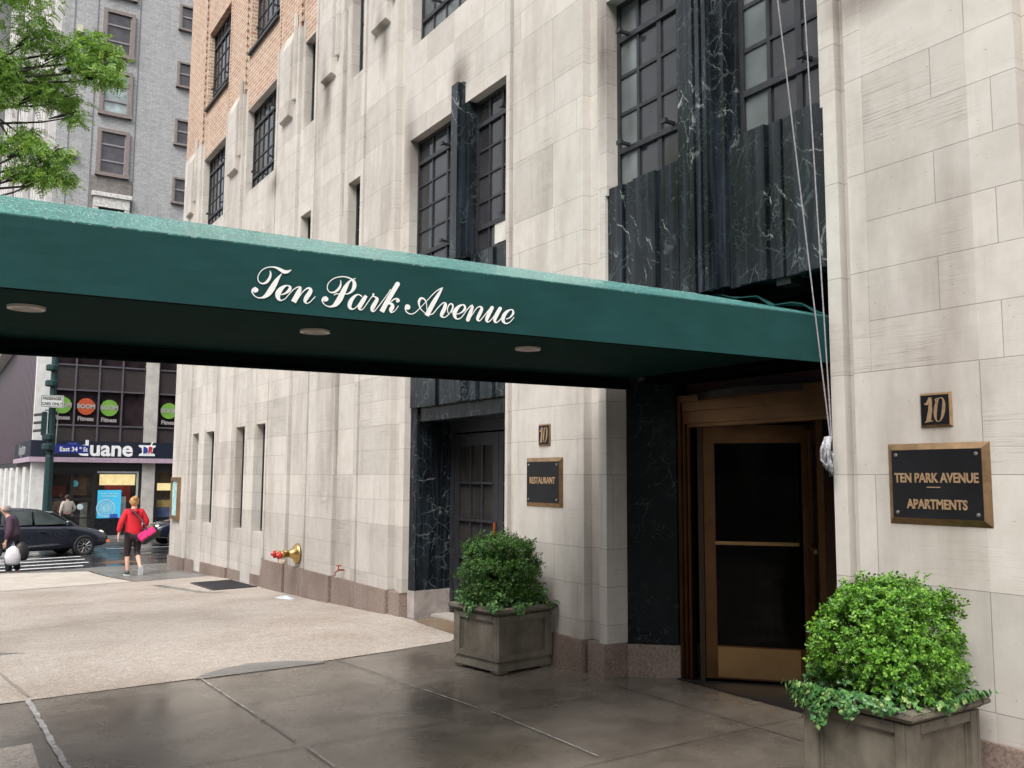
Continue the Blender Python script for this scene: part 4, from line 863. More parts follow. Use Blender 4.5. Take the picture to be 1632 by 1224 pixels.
for (x, y, z, rr) in CL:
    s0 = Vector((-.75 + .1 * (z - 4), 9.57, min(4.6, z - .9) if x > 0 else min(5.5, z - .8))); e = Vector((x, y, z)); md = s0.lerp(e, .55) + Vector((0, 0, .18 if x > .9 else .05))
    br.tube([s0, s0.lerp(md, .5) + Vector((0, 0, .06)), md, md.lerp(e, .6) + Vector((.02, 0, -.02)), e], [.03, .02, .014, .009, .004], 5)
    for q_ in range(5):
        d_ = Vector((random.uniform(-1, 1), random.uniform(-1, 1), random.uniform(-.7, .6))) * rr; br.tube([md.lerp(e, .7), e.lerp(e + d_, .5) + Vector((0, 0, .04)), e + d_], [.006, .004, .0015], 4)
br.tube([(.0, 9.4, 5.2), (.30, 9.4, 4.95), (.52, 9.4, 4.62), (.66, 9.4, 4.3)], [.018, .013, .009, .004], 5)
br.tube([(.0, 9.4, 5.1), (.5, 9.4, 4.8), (.75, 9.4, 4.55), (.98, 9.4, 4.4)], [.012, .009, .006, .002], 5)
obj('branch', br, BARK, TR)
V = []; Fc = []; g = np.random.default_rng(21)
for (x, y, z, rr) in CL:
    vis = x > .15
    for i in range(int((270 if vis else 130) * (rr / .3) ** 1.8) + 14):
        d = g.normal(size=3); d /= np.linalg.norm(d); p = np.array([x, y, z]) + d * rr * g.uniform(.15, 1.12) ** .7 * np.array([1.1, 1, .8])
        ax = g.normal(size=3) * np.array([1, 1, .45]) + np.array([.2, 0, -.45]); ax /= np.linalg.norm(ax); sd = np.cross(ax, g.normal(size=3)); sd /= np.linalg.norm(sd); nr = np.cross(ax, sd)
        L = g.uniform(.08, .15); nl = 7
        for j in range(nl):
            for s_ in (1, -1):
                o = p + ax * L * (j + .5) / nl - np.array([0, 0, .02]) * (j / nl) ** 2; dv = sd * s_ * .9 + ax * .35; l = .033 * (1.15 - .5 * j / nl); w_ = .0075
                b = len(V); V += [tuple(o), tuple(o + dv * l * .5 + ax * w_ + nr * .003), tuple(o + dv * l), tuple(o + dv * l * .5 - ax * w_ + nr * .003)]; Fc.append((b, b + 1, b + 2, b + 3))
me = bpy.data.meshes.new('foliage'); off = TR.location
V = [(a - off.x, b - off.y, c - off.z) for a, b, c in V]; me.from_pydata(V, [], Fc); me.materials.append(LOCUST); o = bpy.data.objects.new('foliage', me); COL.objects.link(o); o.parent = TR

# ------------------------------------------------------------------ store building across the side street
ST = empty('store_building', (3.4, 40, -.85), label='dark panelled two storey shop building with white piers across the side street', cat='building')
SY = 40.0; SX = 3.40; XE = 46
def spt(name, mb, m, parent=ST, **k): return obj(name, mb, m, parent, **k)
body = MB(); body.box(SX + .25, XE, SY + 1.6, SY + 45, -1.5, 8.8); body.box(SX + .25, XE, SY + .32, SY + 1.6, 3.0, 8.8)
spt('wall', body, DKPAN)
pr = MB(); pr.box(SX, SX + .5, SY, SY + .5, -1.2, 8.9)
spt('corner_pier', pr, WHITE)
for x in [7.48 + i * 4.1 for i in range(10)]: spt('pier', MB().box(x, x + .50, SY + .05, SY + .45, -1.2, 8.9), PIERW)
sg_ = MB(); sg_.box(SX - .08, XE, SY - .16, SY - .002, 2.32, 2.97); sg_.box(SX - .08, SX - .003, SY - .002, SY + 7.5, 2.32, 2.97); SB = spt('sign_band', sg_, NAVY)
obj('trim', MB().box(SX - .12, XE, SY - .20, SY - .002, 2.13, 2.318).box(SX - .12, SX - .003, SY - .002, SY + 7.5, 2.13, 2.318), PINKB, SB)
obj('lettering', text_mb('duane', .86, on_front(6.0, SY - .17, 2.665), .02, .022, 1.0), LETW, SB)
obj('lettering', text_mb('reade', .86, on_front(9.7, SY - .17, 2.645), .02, .022, 1.0), LETW, SB)
obj('lettering', text_mb('drugstore', .62, Matrix(((0, 0, -1, SX - .09), (-1, 0, 0, SY + 3.6), (0, 1, 0, 2.66), (0, 0, 0, 1))), .01, .02, 1.2), simple('dim_letter', (.25, .25, .26), .5), SB)
# mortar and pestle monogram: bowl outline with two letters
em = MB(); em.prism([(0, 0), (0, 0)], 0, 0) if False else None
def flat(m, pts, y): m.add([(a, y, b) for a, b in pts] + [(a, y + .012, b) for a, b in pts], [tuple(range(len(pts))), tuple(range(2 * len(pts) - 1, len(pts) - 1, -1))] + [(i, (i + 1) % len(pts), len(pts) + (i + 1) % len(pts), len(pts) + i) for i in range(len(pts))])
flat(em, [(7.28, 2.42), (7.90, 2.42), (7.90, 2.48), (7.80, 2.55), (7.82, 2.74), (7.92, 2.80), (7.92, 2.86), (7.26, 2.86), (7.26, 2.80), (7.38, 2.74), (7.40, 2.55), (7.28, 2.48)], SY - .18)
flat(em, [(7.70, 2.86), (7.76, 2.86), (7.84, 3.0), (7.78, 3.0)], SY - .18)
obj('emblem', em, LETW, SB)
e2 = MB(); flat(e2, [(7.44, 2.52), (7.56, 2.52), (7.62, 2.60), (7.60, 2.74), (7.50, 2.80), (7.44, 2.80)], SY - .197); obj('emblem_letter', e2, simple('emblem_blue', (.02, .05, .30), .5), SB)
e2 = MB(); flat(e2, [(7.63, 2.52), (7.68, 2.52), (7.70, 2.62), (7.76, 2.52), (7.81, 2.52), (7.76, 2.66), (7.80, 2.76), (7.74, 2.80), (7.65, 2.80)], SY - .197); obj('emblem_letter', e2, simple('emblem_red', (.45, .02, .03), .5), SB)
# upper storey: opaque panels, glass bands, mullions
gp_ = MB(); gp_.box(SX + .5, XE, SY + .26, SY + .30, 3.62, 5.02); gp_.box(SX + .5, XE, SY + .26, SY + .30, 6.05, 7.3); spt('window_band', gp_, glass('shop_upper_glass', (.028, .020, .024), .1))
pp = MB(); pp.box(SX + .5, XE, SY + .20, SY + .29, 2.98, 3.60); pp.box(SX + .5, XE, SY + .20, SY + .29, 5.04, 6.03); pp.box(SX + .5, XE, SY + .20, SY + .29, 7.32, 8.8); spt('spandrel_panel', pp, DKPAN)
mu = MB()
for x in [3.95, 4.82, 5.70, 6.58] + [8.0 + .89 * i for i in range(5)] + [12.1 + .89 * i for i in range(5)]: mu.box(x - .028, x + .028, SY + .12, SY + .205, 2.98, 8.8)
for z in (3.61, 5.03, 6.04, 7.31): mu.box(SX + .5, XE, SY + .14, SY + .204, z - .03, z + .03)
spt('mullion', mu, MULL)
for x, c, z in ((4.38, GREEN, 4.40), (5.25, ORANGE, 4.38), (6.12, GREEN, 4.36), (8.46, GREEN, 4.34)):
    d_ = obj('window_decal', MB().lathe((x, SY + .19, z), (0, -1, 0), [(0, .335), (.006, .335), (.007, .001)], 28), c, ST)
    obj('lettering', text_mb('BOOM', .24, on_front(x, SY + .178, z), .003, .012, .95), GREYL, d_); obj('lettering', text_mb('Fitness', .24, on_front(x, SY + .178, z - .50), .003, .008, .9), GREYL, d_)
# shop front
hd = MB().box(SX + .5, XE, SY + .12, SY + .3, 1.78, 2.12); spt('shop_header', hd, simple('charcoal_header', (.028, .027, .03), .5))
for (x0, x1) in ((7.36, 7.46), (7.98, 8.1), (11.4, 11.5)): spt('window_frame', MB().box(x0, x1, SY + .10, SY + .28, -.9, 1.78), BLACK)
fl = MB()
for (x0, x1) in ((4.05, 4.16), (4.83, 4.93), (5.62, 5.78)): fl.box(x0, x1, SY + .10, SY + .28, -.9, 1.78)
fl.box(4.16, 5.62, SY + .12, SY + .2, 1.66, 1.78); fl.box(4.16, 4.83, SY + .12, SY + .2, .62, .70); fl.box(4.93, 5.62, SY + .12, SY + .2, .62, .70); fl.box(4.16, 5.62, SY + .13, SY + .2, -.9, -.62)
fl.box(4.16, 5.62, SY + .13, SY + .19, -.10, -.06)
spt('door_frame', fl, BLACK)
bb = MB().box(5.78, 7.50, SY + .02, SY + .3, -1.1, -.10).box(7.98, XE, SY + .02, SY + .3, -1.1, -.10); spt('shop_base', bb, simple('black_granite', (.012, .013, .017), .25))
it = MB().box(SX + .5, XE, SY + 1.5, SY + 1.58, -1, 2.1); spt('shop_interior', it, simple('shop_interior_dim', (.11, .085, .075), .8, var=.7, sc=1.6))
for (x0, x1, z0, z1, y_, nm, c, e_) in ((5.95, 7.30, 1.22, 1.66, .5, 'light_box', (.75, .60, .30), .7), (6.2, 7.2, .55, 1.2, .9, 'shelf_display', (.32, .04, .035), 0), (6.35, 7.0, -.35, .75, .6, 'white_panel', (.50, .49, .46), 0), (5.95, 6.25, -.35, .1, .55, 'red_panel', (.40, .02, .03), 0),
                            (8.2, 11.2, 1.0, 1.3, .5, 'light_box', (.75, .60, .30), .6), (8.2, 11.2, .3, .6, .5, 'shelf_display', (.5, .35, .12), 0), (8.2, 11.2, -.1, .28, .45, 'photo_panel', (.10, .14, .30), 0),
                            (4.2, 4.8, .75, 1.2, 1.2, 'shelf_display', (.30, .07, .04), 0), (4.2, 4.7, .1, .55, 1.0, 'shelf_display', (.33, .20, .10), 0), (5.0, 5.55, .8, 1.5, 1.1, 'shelf_display', (.22, .13, .08), 0), (5.35, 5.6, -.6, .5, 1.0, 'shelf_display', (.35, .34, .30), 0)):
    spt(nm, MB().box(x0, x1, SY + y_, SY + y_ + .1, z0, z1), simple(nm + str(round(c[0], 2)), c, .6, var=.35, sc=4, emit=(*c, e_) if e_ else None))
wf = MB().box(7.30, 7.36, SY + .1, SY + .25, -.10, 1.70).box(5.78, 7.36, SY + .1, SY + .25, 1.70, 1.78); spt('window_trim', wf, simple('pale_trim', (.42, .44, .46), .4))
for (x0, x1, z0, z1) in ((4.16, 4.83, -.62, 1.66), (4.93, 5.62, -.62, 1.66), (5.78, 7.30, -.1, 1.70), (8.1, 11.4, -.1, 1.7)):
    k_ = 'shop_glass'
    if k_ not in MATS:
        kk = NT(k_); kk.col((.9, .95, .95)); kk.rough(.02); gl_ = kk.n('BsdfGlossy'); gl_.inputs['Roughness'].default_value = .04; gl_.inputs[0].default_value = (.8, .85, .9, 1); tr_ = kk.n('BsdfTransparent'); mx = kk.n('MixShader'); mx.inputs[0].default_value = .10; kk.l(tr_.outputs[0], mx.inputs[1]); kk.l(gl_.outputs[0], mx.inputs[2]); kk.l(mx.outputs[0], kk.o.inputs[0]); MATS[k_] = kk.m
    spt('shop_window', MB().box(x0, x1, SY + .17, SY + .18, z0, z1), MATS[k_])
spt('door_decal', MB().lathe((5.22, SY + .16, .36), (0, -1, 0), [(0, .12), (.006, .12), (.007, .001)], 20), simple('pale_blue_disc', (.55, .68, .72), .5))
spt('door_decal', MB().lathe((4.98, SY + .16, 1.28), (0, -1, 0), [(0, .13), (.006, .13), (.007, .001)], 20), simple('teal_disc', (.06, .35, .42), .5))
# side elevation: corrugated dark panels, white ground floor piers and soffit trim
sd_ = MB(); y = SY + .5
while y < SY + 44: sd_.box(SX + .02, SX + .26, y, y + .42, 2.2, 8.8); sd_.box(SX + .08, SX + .26, y + .42, y + .60, 2.2, 8.8); y += .6
spt('corrugated_side_panel', sd_, simple('plum_metal_panel', (.085, .062, .078), .4, var=.2, sc=3))
sd_ = MB()
for i in range(11): spt('side_pier', MB().box(SX + .0, SX + .3, SY + 2.6 + i * 3.6, SY + 3.9 + i * 3.6, -1.5, 1.95), WHITE)
spt('side_header', MB().box(SX + .05, SX + .3, SY + .5, SY + 44, 1.95, 2.2), simple('charcoal_header', (.028, .027, .03), .5)); spt('side_glazing', MB().box(SX + .2, SX + .26, SY + .5, SY + 44, -1.5, 1.95), GLSL)
tr_ = MB(); tr_.box(SX - .5, SX + .3, SY + 11, SY + 60, 7.9, 8.3); tr_.box(SX - .35, SX + .3, SY - .3, SY + 45, 8.8, 9.1); spt('cornice', tr_, PIERW)
spt('roof', MB().box(SX + .25, XE, SY + .3, SY + 45, 8.8, 9.0), simple('roofing', (.1, .1, .1), .9))
# poster in the shop window
po = empty('window_poster', (6.4, SY + .12, .5), label='bright blue poster with concentric pale rings in the shop window', cat='poster')
obj('sheet', MB().box(5.84, 6.72, SY + .085, SY + .10, -.32, 1.02).add([], []), simple('cyan_poster', (.05, .42, .68), .4, var=.12, sc=2, emit=(.05, .42, .68, .25)), po)
obj('sheet_border', MB().box(5.84, 6.72, SY + .080, SY + .0845, -.32, -.16), SIGNW, po)
for r0, r1, c in ((.36, .30, (.42, .62, .72)), (.25, .0, (.30, .66, .82)), (.20, .18, (.10, .45, .72))):
    m = MB(); n = 28; m.add([(6.16 + r0 * math.cos(t * 2 * math.pi / n), SY + .079 - r1 * .01, .30 + r0 * math.sin(t * 2 * math.pi / n)) for t in range(n)] + [(6.16 + r1 * math.cos(t * 2 * math.pi / n), SY + .079 - r1 * .01, .30 + r1 * math.sin(t * 2 * math.pi / n)) for t in range(n)], [(i, (i + 1) % n, n + (i + 1) % n, n + i) for i in range(n)]); obj('ring', m, simple('poster_ring%.2f' % r0, c, .5), po)
obj('badge', MB().box(6.32, 6.62, SY + .07, SY + .078, -.10, .06), simple('poster_badge', (.03, .12, .50), .5), po)
for z_, w_ in ((.88, .34), (.78, .28)): obj('caption_line', MB().box(6.28 - w_, 6.28 + w_, SY + .078, SY + .084, z_ - .022, z_ + .022), simple('caption_pale', (.35, .66, .80), .5, var=.5, sc=30), po)

# ------------------------------------------------------------------ grey tower behind
TW = empty('brick_tower', (4.1, 46, 0), label='tall grey brick tower with brown framed sash windows behind the shop building', cat='building')
TX, TY, TZ = 4.1, 46.0, 34.0
tb = MB(); tb.box(TX, 30, TY, TY + 20, 7, TZ); obj('wall', tb, TOWER, TW)
gv = MB()
for x in (4.60, 5.60, 7.50): gv.box(x, x + .06, TY - .012, TY + .002, 8.6, TZ)
obj('groove', gv, simple('dark_groove', (.16, .17, .18), .9), TW)
gv = MB(); gv.box(5.66, 7.50, TY - .05, TY + .002, 8.7, 15.75); obj('rough_panel', gv, masonry('rough_grey_panel', (.20, .19, .185), (.25, .24, .23), (.2, .19, .185), .12, .3, False, False), TW)
def sash(x0, x1, z0, z1, curtain=None, small=False):
    t = .17 if not small else .10; m = MB(); m.box(x0, x0 + t, TY - .14, TY + .02, z0, z1); m.box(x1 - t, x1, TY - .14, TY + .02, z0, z1); m.box(x0 + t, x1 - t, TY - .14, TY + .02, z1 - t, z1); m.box(x0 - .04, x1 + .04, TY - .17, TY + .02, z0, z0 + t)
    W = obj('window', m, TRIM, TW); obj('pane', MB().box(x0 + t, x1 - t, TY - .03, TY - .003, z0 + t, z1 - t), glass('tower_glass%d' % int(z0), (.07, .065, .075) if not curtain else (.30, .36, .37), .15), W)
    h = (z0 + z1) / 2; s2 = MB(); hz = z1 - t - (z1 - z0 - 2 * t) * (.30 if not small else .45)
    s2.box(x0 + t, x1 - t, TY - .08, TY - .031, hz - .04, hz + .04); s2.box(x0 + t, x1 - t, TY - .08, TY - .031, z0 + t + .55, z0 + t + .62) if not small else None
    s2.box(x0 + t, x0 + t + .05, TY - .075, TY - .031, z0 + t, z1 - t); s2.box(x1 - t - .05, x1 - t, TY - .075, TY - .031, z0 + t, z1 - t)
    obj('sash', s2, simple('sash_grey', (.24, .22, .23), .6), W); return W
for i in range(5):
    z = 15.80 + i * 2.99; sash(5.86, 7.30, z, z + 2.32, curtain=(i == 1))
    z2 = 16.38 + (i - 1) * 2.99 + 1.6; sash(9.35, 10.3, z2 , z2 + 1.35, small=True)
for z in (22.62, 16.55): obj('wall_lamp', MB().box(4.74, 4.98, TY - .22, TY - .01, z, z + .26).box(4.70, 5.02, TY - .26, TY - .005, z - .08, z - .001), simple('cream_lamp_box', (.50, .48, .36), .6), TW)
# ornate white window at the foot
wo = MB(); wo.box(5.74, 7.50, TY - .30, TY - .04, 14.75, 14.95); wo.box(5.82, 7.42, TY - .22, TY - .04, 14.25, 14.75); wo.box(5.82, 6.05, TY - .2, TY - .05, 12.2, 14.25); wo.box(7.2, 7.42, TY - .2, TY - .05, 12.2, 14.25)
ow = obj('ornate_window', wo, simple('white_terracotta', (.55, .54, .52), .6, var=.35, sc=9), TW); obj('pane', MB().box(6.05, 7.2, TY - .10, TY - .052, 12.2, 14.24), GLS, ow)
# side elevation with white stone piers
sp = MB(); y = TY
sp.box(TX - .30, TX - .001, TY + .0, TY + .35, 7, 44)
for g_ in ((2.0, 7), (14, 9), (30, 12)):
    for j in range(4): yy = TY + g_[0] + j * g_[1] / 4.2; sp.box(TX - .34, TX - .001, yy, yy + g_[1] / 7, 7, 60)
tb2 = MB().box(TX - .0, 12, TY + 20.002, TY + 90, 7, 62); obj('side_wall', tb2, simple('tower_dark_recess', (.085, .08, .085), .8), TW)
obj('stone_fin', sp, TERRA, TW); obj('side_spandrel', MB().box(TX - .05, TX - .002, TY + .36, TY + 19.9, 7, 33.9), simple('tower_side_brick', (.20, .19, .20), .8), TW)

# ------------------------------------------------------------------ street pole with signs and signal
PX, PY = 3.84, 38.3; pz = gh(PX, PY)
PO = empty('signal_pole', (PX, PY, pz), label='tall dark green signal pole on the far corner', cat='street pole')
obj('shaft', MB().lathe((PX, PY, pz), (0, 0, 1), [(0, .20), (.5, .20), (.6, .155), (3.1, .145), (3.12, .13), (9.5, .10)], 8), POLEG, PO)
for z_ in (2.55, 2.92, 4.95, 5.55): obj('collar', MB().lathe((PX - .07, PY, z_), (0, 0, 1), [(0, .20), (.04, .23), (.20, .23), (.24, .18)], 10), POLEG, PO)
obj('conduit', MB().tube([(PX + .17, PY - .05, 2.4), (PX + .20, PY - .05, 4.1)], .02, 6), simple('galvanised', (.35, .36, .37), .4, .5), PO)
def sgn(name, label, x0, x1, z0, z1, m, brd=None):
    o = empty(name, ((x0 + x1) / 2, PY - .28, z0), label=label, cat='sign'); obj('panel', MB().box(x0, x1, PY - .30, PY - .285, z0, z1), m, o)
    obj('bracket', MB().box(PX - .05, PX + .05, PY - .284, PY - .10, (z0 + z1) / 2 - .05, (z0 + z1) / 2 + .05), BLACK, o)
    if brd:
        t = .018; b = MB(); x0 += .02; x1 -= .02; z0 += .02; z1 -= .02; b.box(x0, x1, PY - .303, PY - .3005, z0, z0 + t); b.box(x0, x1, PY - .303, PY - .3005, z1 - t, z1); b.box(x0, x0 + t, PY - .3035, PY - .3005, z0, z1); b.box(x1 - t, x1, PY - .3035, PY - .3005, z0, z1); obj('border', b, brd, o)
    return o
s1 = sgn('traffic_sign', 'white rectangular PASSENGER CARS ONLY sign on the green pole', 3.40, 4.18, 4.14, 4.60, SIGNW, BLACK)
obj('lettering', text_mb('PASSENGER', .155, on_front(3.79, PY - .302, 4.47), .003, .004, .80), BLACK, s1); obj('lettering', text_mb('CARS ONLY', .155, on_front(3.79, PY - .302, 4.27), .003, .004, .82), BLACK, s1)
s2 = empty('street_name_sign', (4.5, PY - .2, 2.6), label='blue East 34th St street name sign with arched top on the green pole', cat='sign')
pts = [(3.98, 2.44), (5.14, 2.44), (5.14, 2.74), (4.80, 2.76), (4.72, 2.86), (4.42, 2.86), (4.34, 2.76), (3.98, 2.76)]; m = MB(); flat(m, pts, PY - .30); obj('panel', m, BLUE, s2)
obj('bracket', MB().box(PX - .02, 4.1, PY - .285, PY - .1, 2.55, 2.6), BLACK, s2)
obj('lettering', text_mb('East 34', .235, on_front(4.44, PY - .305, 2.585), .003, .005, .9), SIGNW, s2); obj('lettering', text_mb('th', .12, on_front(4.855, PY - .305, 2.645), .003, .003, .9), SIGNW, s2); obj('lettering', text_mb('St', .235, on_front(5.02, PY - .305, 2.585), .003, .005, .85), SIGNW, s2)
obj('lettering', text_mb('Murray Hill', .06, on_front(4.57, PY - .305, 2.80), .002, .001, .9), simple('faint_blue', (.15, .2, .45), .5), s2)
tl = empty('traffic_light', (3.45, PY, 3.1), label='dark green traffic signal seen side on, hung on the green pole', cat='traffic light')
obj('housing', MB().box(3.50, 3.68, PY - .12, PY + .12, 3.10, 3.98), POLEG, tl, bevel=.02)
for z_ in (3.22, 3.52, 3.82):
    v_ = MB()
    for a in range(-5, 6):
        t0, t1 = R(90 + a * 15 - 7.5), R(90 + a * 15 + 7.5); v_.add([(3.50, PY + .11 * math.cos(t0), z_ + .11 * math.sin(t0)), (3.50, PY + .11 * math.cos(t1), z_ + .11 * math.sin(t1)), (3.24, PY + .10 * math.cos(t1), z_ - .03 + .10 * math.sin(t1)), (3.24, PY + .10 * math.cos(t0), z_ - .03 + .10 * math.sin(t0))], [(0, 1, 2, 3)])
    o = obj('visor', v_, BLACK, tl); solid(o, .008)
obj('bracket', MB().tube([(3.6, PY, 4.0), (3.6, PY, 4.05), (PX, PY, 4.05)], .022, 6).tube([(3.6, PY, 3.09), (3.6, PY, 3.02), (PX, PY, 3.02)], .022, 6), POLEG, tl)

# ------------------------------------------------------------------ cars
def car(loc, rz, label, paint, L=4.3, amber=True):
    root = empty('parked_car' if 'parked' in label else 'passing_car', loc, rz, label=label, cat='car')
    # side profile (x forward, from rear to nose): (x, sill, belt/hood height, half width)
    Pn = [(-2.12, .55, .72, .62), (-2.08, .40, .93, .74), (-1.95, .30, 1.02, .82), (-1.4, .24, 1.02, .87), (-.7, .20, 1.00, .885), (.2, .20, .98, .885), (.75, .20, .96, .88), (1.15, .22, .93, .87), (1.6, .24, .84, .85), (1.95, .27, .74, .80), (2.12, .32, .66, .70), (2.2, .40, .56, .55)]
    rings = []
    for x, s_, b_, hw in Pn:
        rg_ = []
        for (fy, fz) in ((-.55, 0), (-.93, .04), (-1, .28), (-1.0, .62), (-.955, .88), (-.86, .98), (-.5, 1.02), (0, 1.035), (.5, 1.02), (.86, .98), (.955, .88), (1.0, .62), (1, .28), (.93, .04), (.55, 0)): rg_.append((x, fy * hw, s_ + (b_ - s_) * fz))
        rings.append(rg_)
    bd = obj('body', MB().ext(rings, None), paint, root, local=True, smooth=True); sm = bd.modifiers.new('s', 'SUBSURF'); sm.levels = 1; sm.render_levels = 2
    # greenhouse
    Gs = [(-1.98, 1.00, 1.02, .60, .70), (-1.62, .99, 1.34, .56, .75), (-1.2, .98, 1.45, .56, .76), (-.5, .97, 1.49, .57, .77), (.1, .96, 1.46, .57, .77), (.45, .95, 1.35, .56, .76), (1.15, .92, .96, .60, .74)]
    gr_ = [[(x, -wb, zb), (x, -wt * 1.02, zb + (zt - zb) * .55), (x, -wt, zb + (zt - zb) * .85), (x, -wt * .82, zt), (x, 0, zt + .02), (x, wt * .82, zt), (x, wt, zb + (zt - zb) * .85), (x, wt * 1.02, zb + (zt - zb) * .55), (x, wb, zb)] for x, zb, zt, wt, wb in Gs]
    cb = obj('cabin', MB().ext(gr_, None), paint, root, local=True, smooth=True); sm = cb.modifiers.new('s', 'SUBSURF'); sm.levels = 1; sm.render_levels = 2
    gm = glass('car_glass', (.07, .085, .085), .05)
    for s_ in (-1, 1):
        for pts in ([(.92, 1.0), (.30, 1.36), (-.08, 1.40), (-.10, 1.0)], [(-.18, 1.0), (-.16, 1.40), (-.95, 1.40), (-1.05, 1.0)], [(-1.13, 1.02), (-1.05, 1.38), (-1.5, 1.28), (-1.72, 1.06)]):
            m = MB(); yy = lambda z: .755 - (z - .98) * .44
            m.add([(x, s_ * (yy(z) + .012), z) for x, z in pts] + [(x, s_ * (yy(z) - .03), z) for x, z in pts], [(0, 1, 2, 3), (7, 6, 5, 4), (0, 4, 5, 1), (1, 5, 6, 2), (2, 6, 7, 3), (3, 7, 4, 0)]); obj('side_window', m, gm, root, local=True)
        m = MB().lathe((.78, s_ * .93, 1.03), (1, 0, .1), [(-.07, .03), (-.05, .08), (.03, .085), (.10, .05), (.12, .01)], 12); obj('mirror', m, paint, root, local=True, smooth=True)
        m = MB().lathe((1.97, s_ * .60, .66), (.8, s_ * .6, .25), [(-.10, .12), (.0, .115), (.05, .07), (.06, .01)], 14); obj('headlight', m, simple('headlight_glass', (.55, .53, .48), .1, emit=(1, .85, .6, .3)), root, local=True, smooth=True)
        if amber: obj('turn_signal', MB().box(2.0, 2.16, s_ * .66 - .06, s_ * .66 + .06, .40, .47), simple('amber_lens', (.55, .12, .03), .25, emit=(1, .25, .05, .3)), root, local=True)
        obj('door_handle', MB().box(-.02, .16, s_ * .885 - .015, s_ * .885 + .015, .80, .83), simple('chrome', (.55, .56, .58), .2, 1), root, local=True)
        for wx in (-1.30, 1.32):
            wl = obj('wheel', MB().lathe((wx, s_ * .70, .325), (0, s_, 0), [(-.02, .22), (0, .32), (.15, .325), (.185, .31), (.19, .23), (.17, .225)], 28), simple('tyre_rubber', (.015, .015, .016), .7), root, local=True, smooth=True)
            rm = MB().lathe((wx, s_ * .865, .325), (0, s_, 0), [(0, .225), (.02, .225), (.022, .19), (-.02, .185), (-.02, .001)], 28)
            for k_ in range(10):
                a = k_ * math.pi / 5; c_, s2_ = math.cos(a), math.sin(a); rm.tube([(wx + .04 * c_, s_ * .885, .325 + .04 * s2_), (wx + .20 * c_, s_ * .88, .325 + .20 * s2_)], .016, 5)
            obj('rim', rm, simple('alloy', (.55, .56, .58), .28, .9), wl, local=True)
    obj('windscreen', MB().add([(1.16, -.62, .975), (1.16, .62, .975), (.50, .50, 1.37), (.50, -.50, 1.37), (1.10, -.62, .95), (1.10, .62, .95), (.46, .50, 1.34), (.46, -.50, 1.34)], [(0, 1, 2, 3), (7, 6, 5, 4), (0, 4, 5, 1), (1, 5, 6, 2), (2, 6, 7, 3), (3, 7, 4, 0)]), gm, root, local=True)
    obj('grille', MB().box(2.12, 2.19, -.42, .42, .36, .50), BLACK, root, local=True)
    return root
paint1 = simple('slate_car_paint', (.030, .034, .048), .22, .3, var=.1, coat=.8); paint2 = simple('navy_car_paint', (.012, .016, .035), .2, .3, coat=.8)
car((2.68, 31.35, gh(2.35, 31.3) - .13), R(16), 'dark grey hatchback driving across the junction beyond the crosswalk', paint1)
car((8.75, 34.3, gh(8.7, 34.3) - .13), R(184), 'dark blue car nosing out from behind the building corner', paint2)

# out-of-view block added across the avenue: cuts low light, fills window reflections
AV = empty('added_avenue_block', (-36, 2, -.5), label='plain grey block added across the avenue to cut low light, only seen in reflections', cat='building')
obj('wall', MB().box(-52, -36, -45, 21, -1.5, 34), simple('avenue_stone', (.24, .22, .20), .8, var=.25, sc=.4), AV)
for i in range(9): obj('window_band', MB().box(-36.0, -35.95, -44, 20.5, 2.0 + i * 3.6, 3.9 + i * 3.6), GLS, AV)
for i in range(12): obj('pier', MB().box(-35.949, -35.7, -44.5 + i * 5.9, -42.6 + i * 5.9, -1, 34.2), simple('avenue_stone', (.24, .22, .20), .8, var=.25, sc=.4), AV)
core2 = MB().box(5.0, 20, -30, -3.5, ZG, ZT); part('added_south_wing', core2, LIME)  # unseen wing added for darker reflections and less ambient light

# ------------------------------------------------------------------ people
def skin(name, nodes, edges, m, parent, sub=2, root=0):
    me = bpy.data.meshes.new(name); me.from_pydata([n_[0] for n_ in nodes], edges, []); o = bpy.data.objects.new(name, me); COL.objects.link(o)
    sk = o.modifiers.new('skin', 'SKIN'); ss = o.modifiers.new('sub', 'SUBSURF'); ss.levels = ss.render_levels = sub
    for i, n_ in enumerate(nodes):
        rr = n_[1]; d_ = me.skin_vertices[0].data[i]; d_.radius = rr if isinstance(rr, tuple) else (rr, rr); d_.use_root = (i == root)
    dg = bpy.context.evaluated_depsgraph_get(); dg.update(); me2 = bpy.data.meshes.new_from_object(o.evaluated_get(dg)); bpy.data.objects.remove(o)
    me2.materials.clear(); me2.materials.append(m)
    for p_ in me2.polygons: p_.use_smooth = True
    o2 = bpy.data.objects.new(name, me2); COL.objects.link(o2); o2.parent = parent; return o2
SKIN = simple('skin', (.58, .34, .26), .5, var=.06)
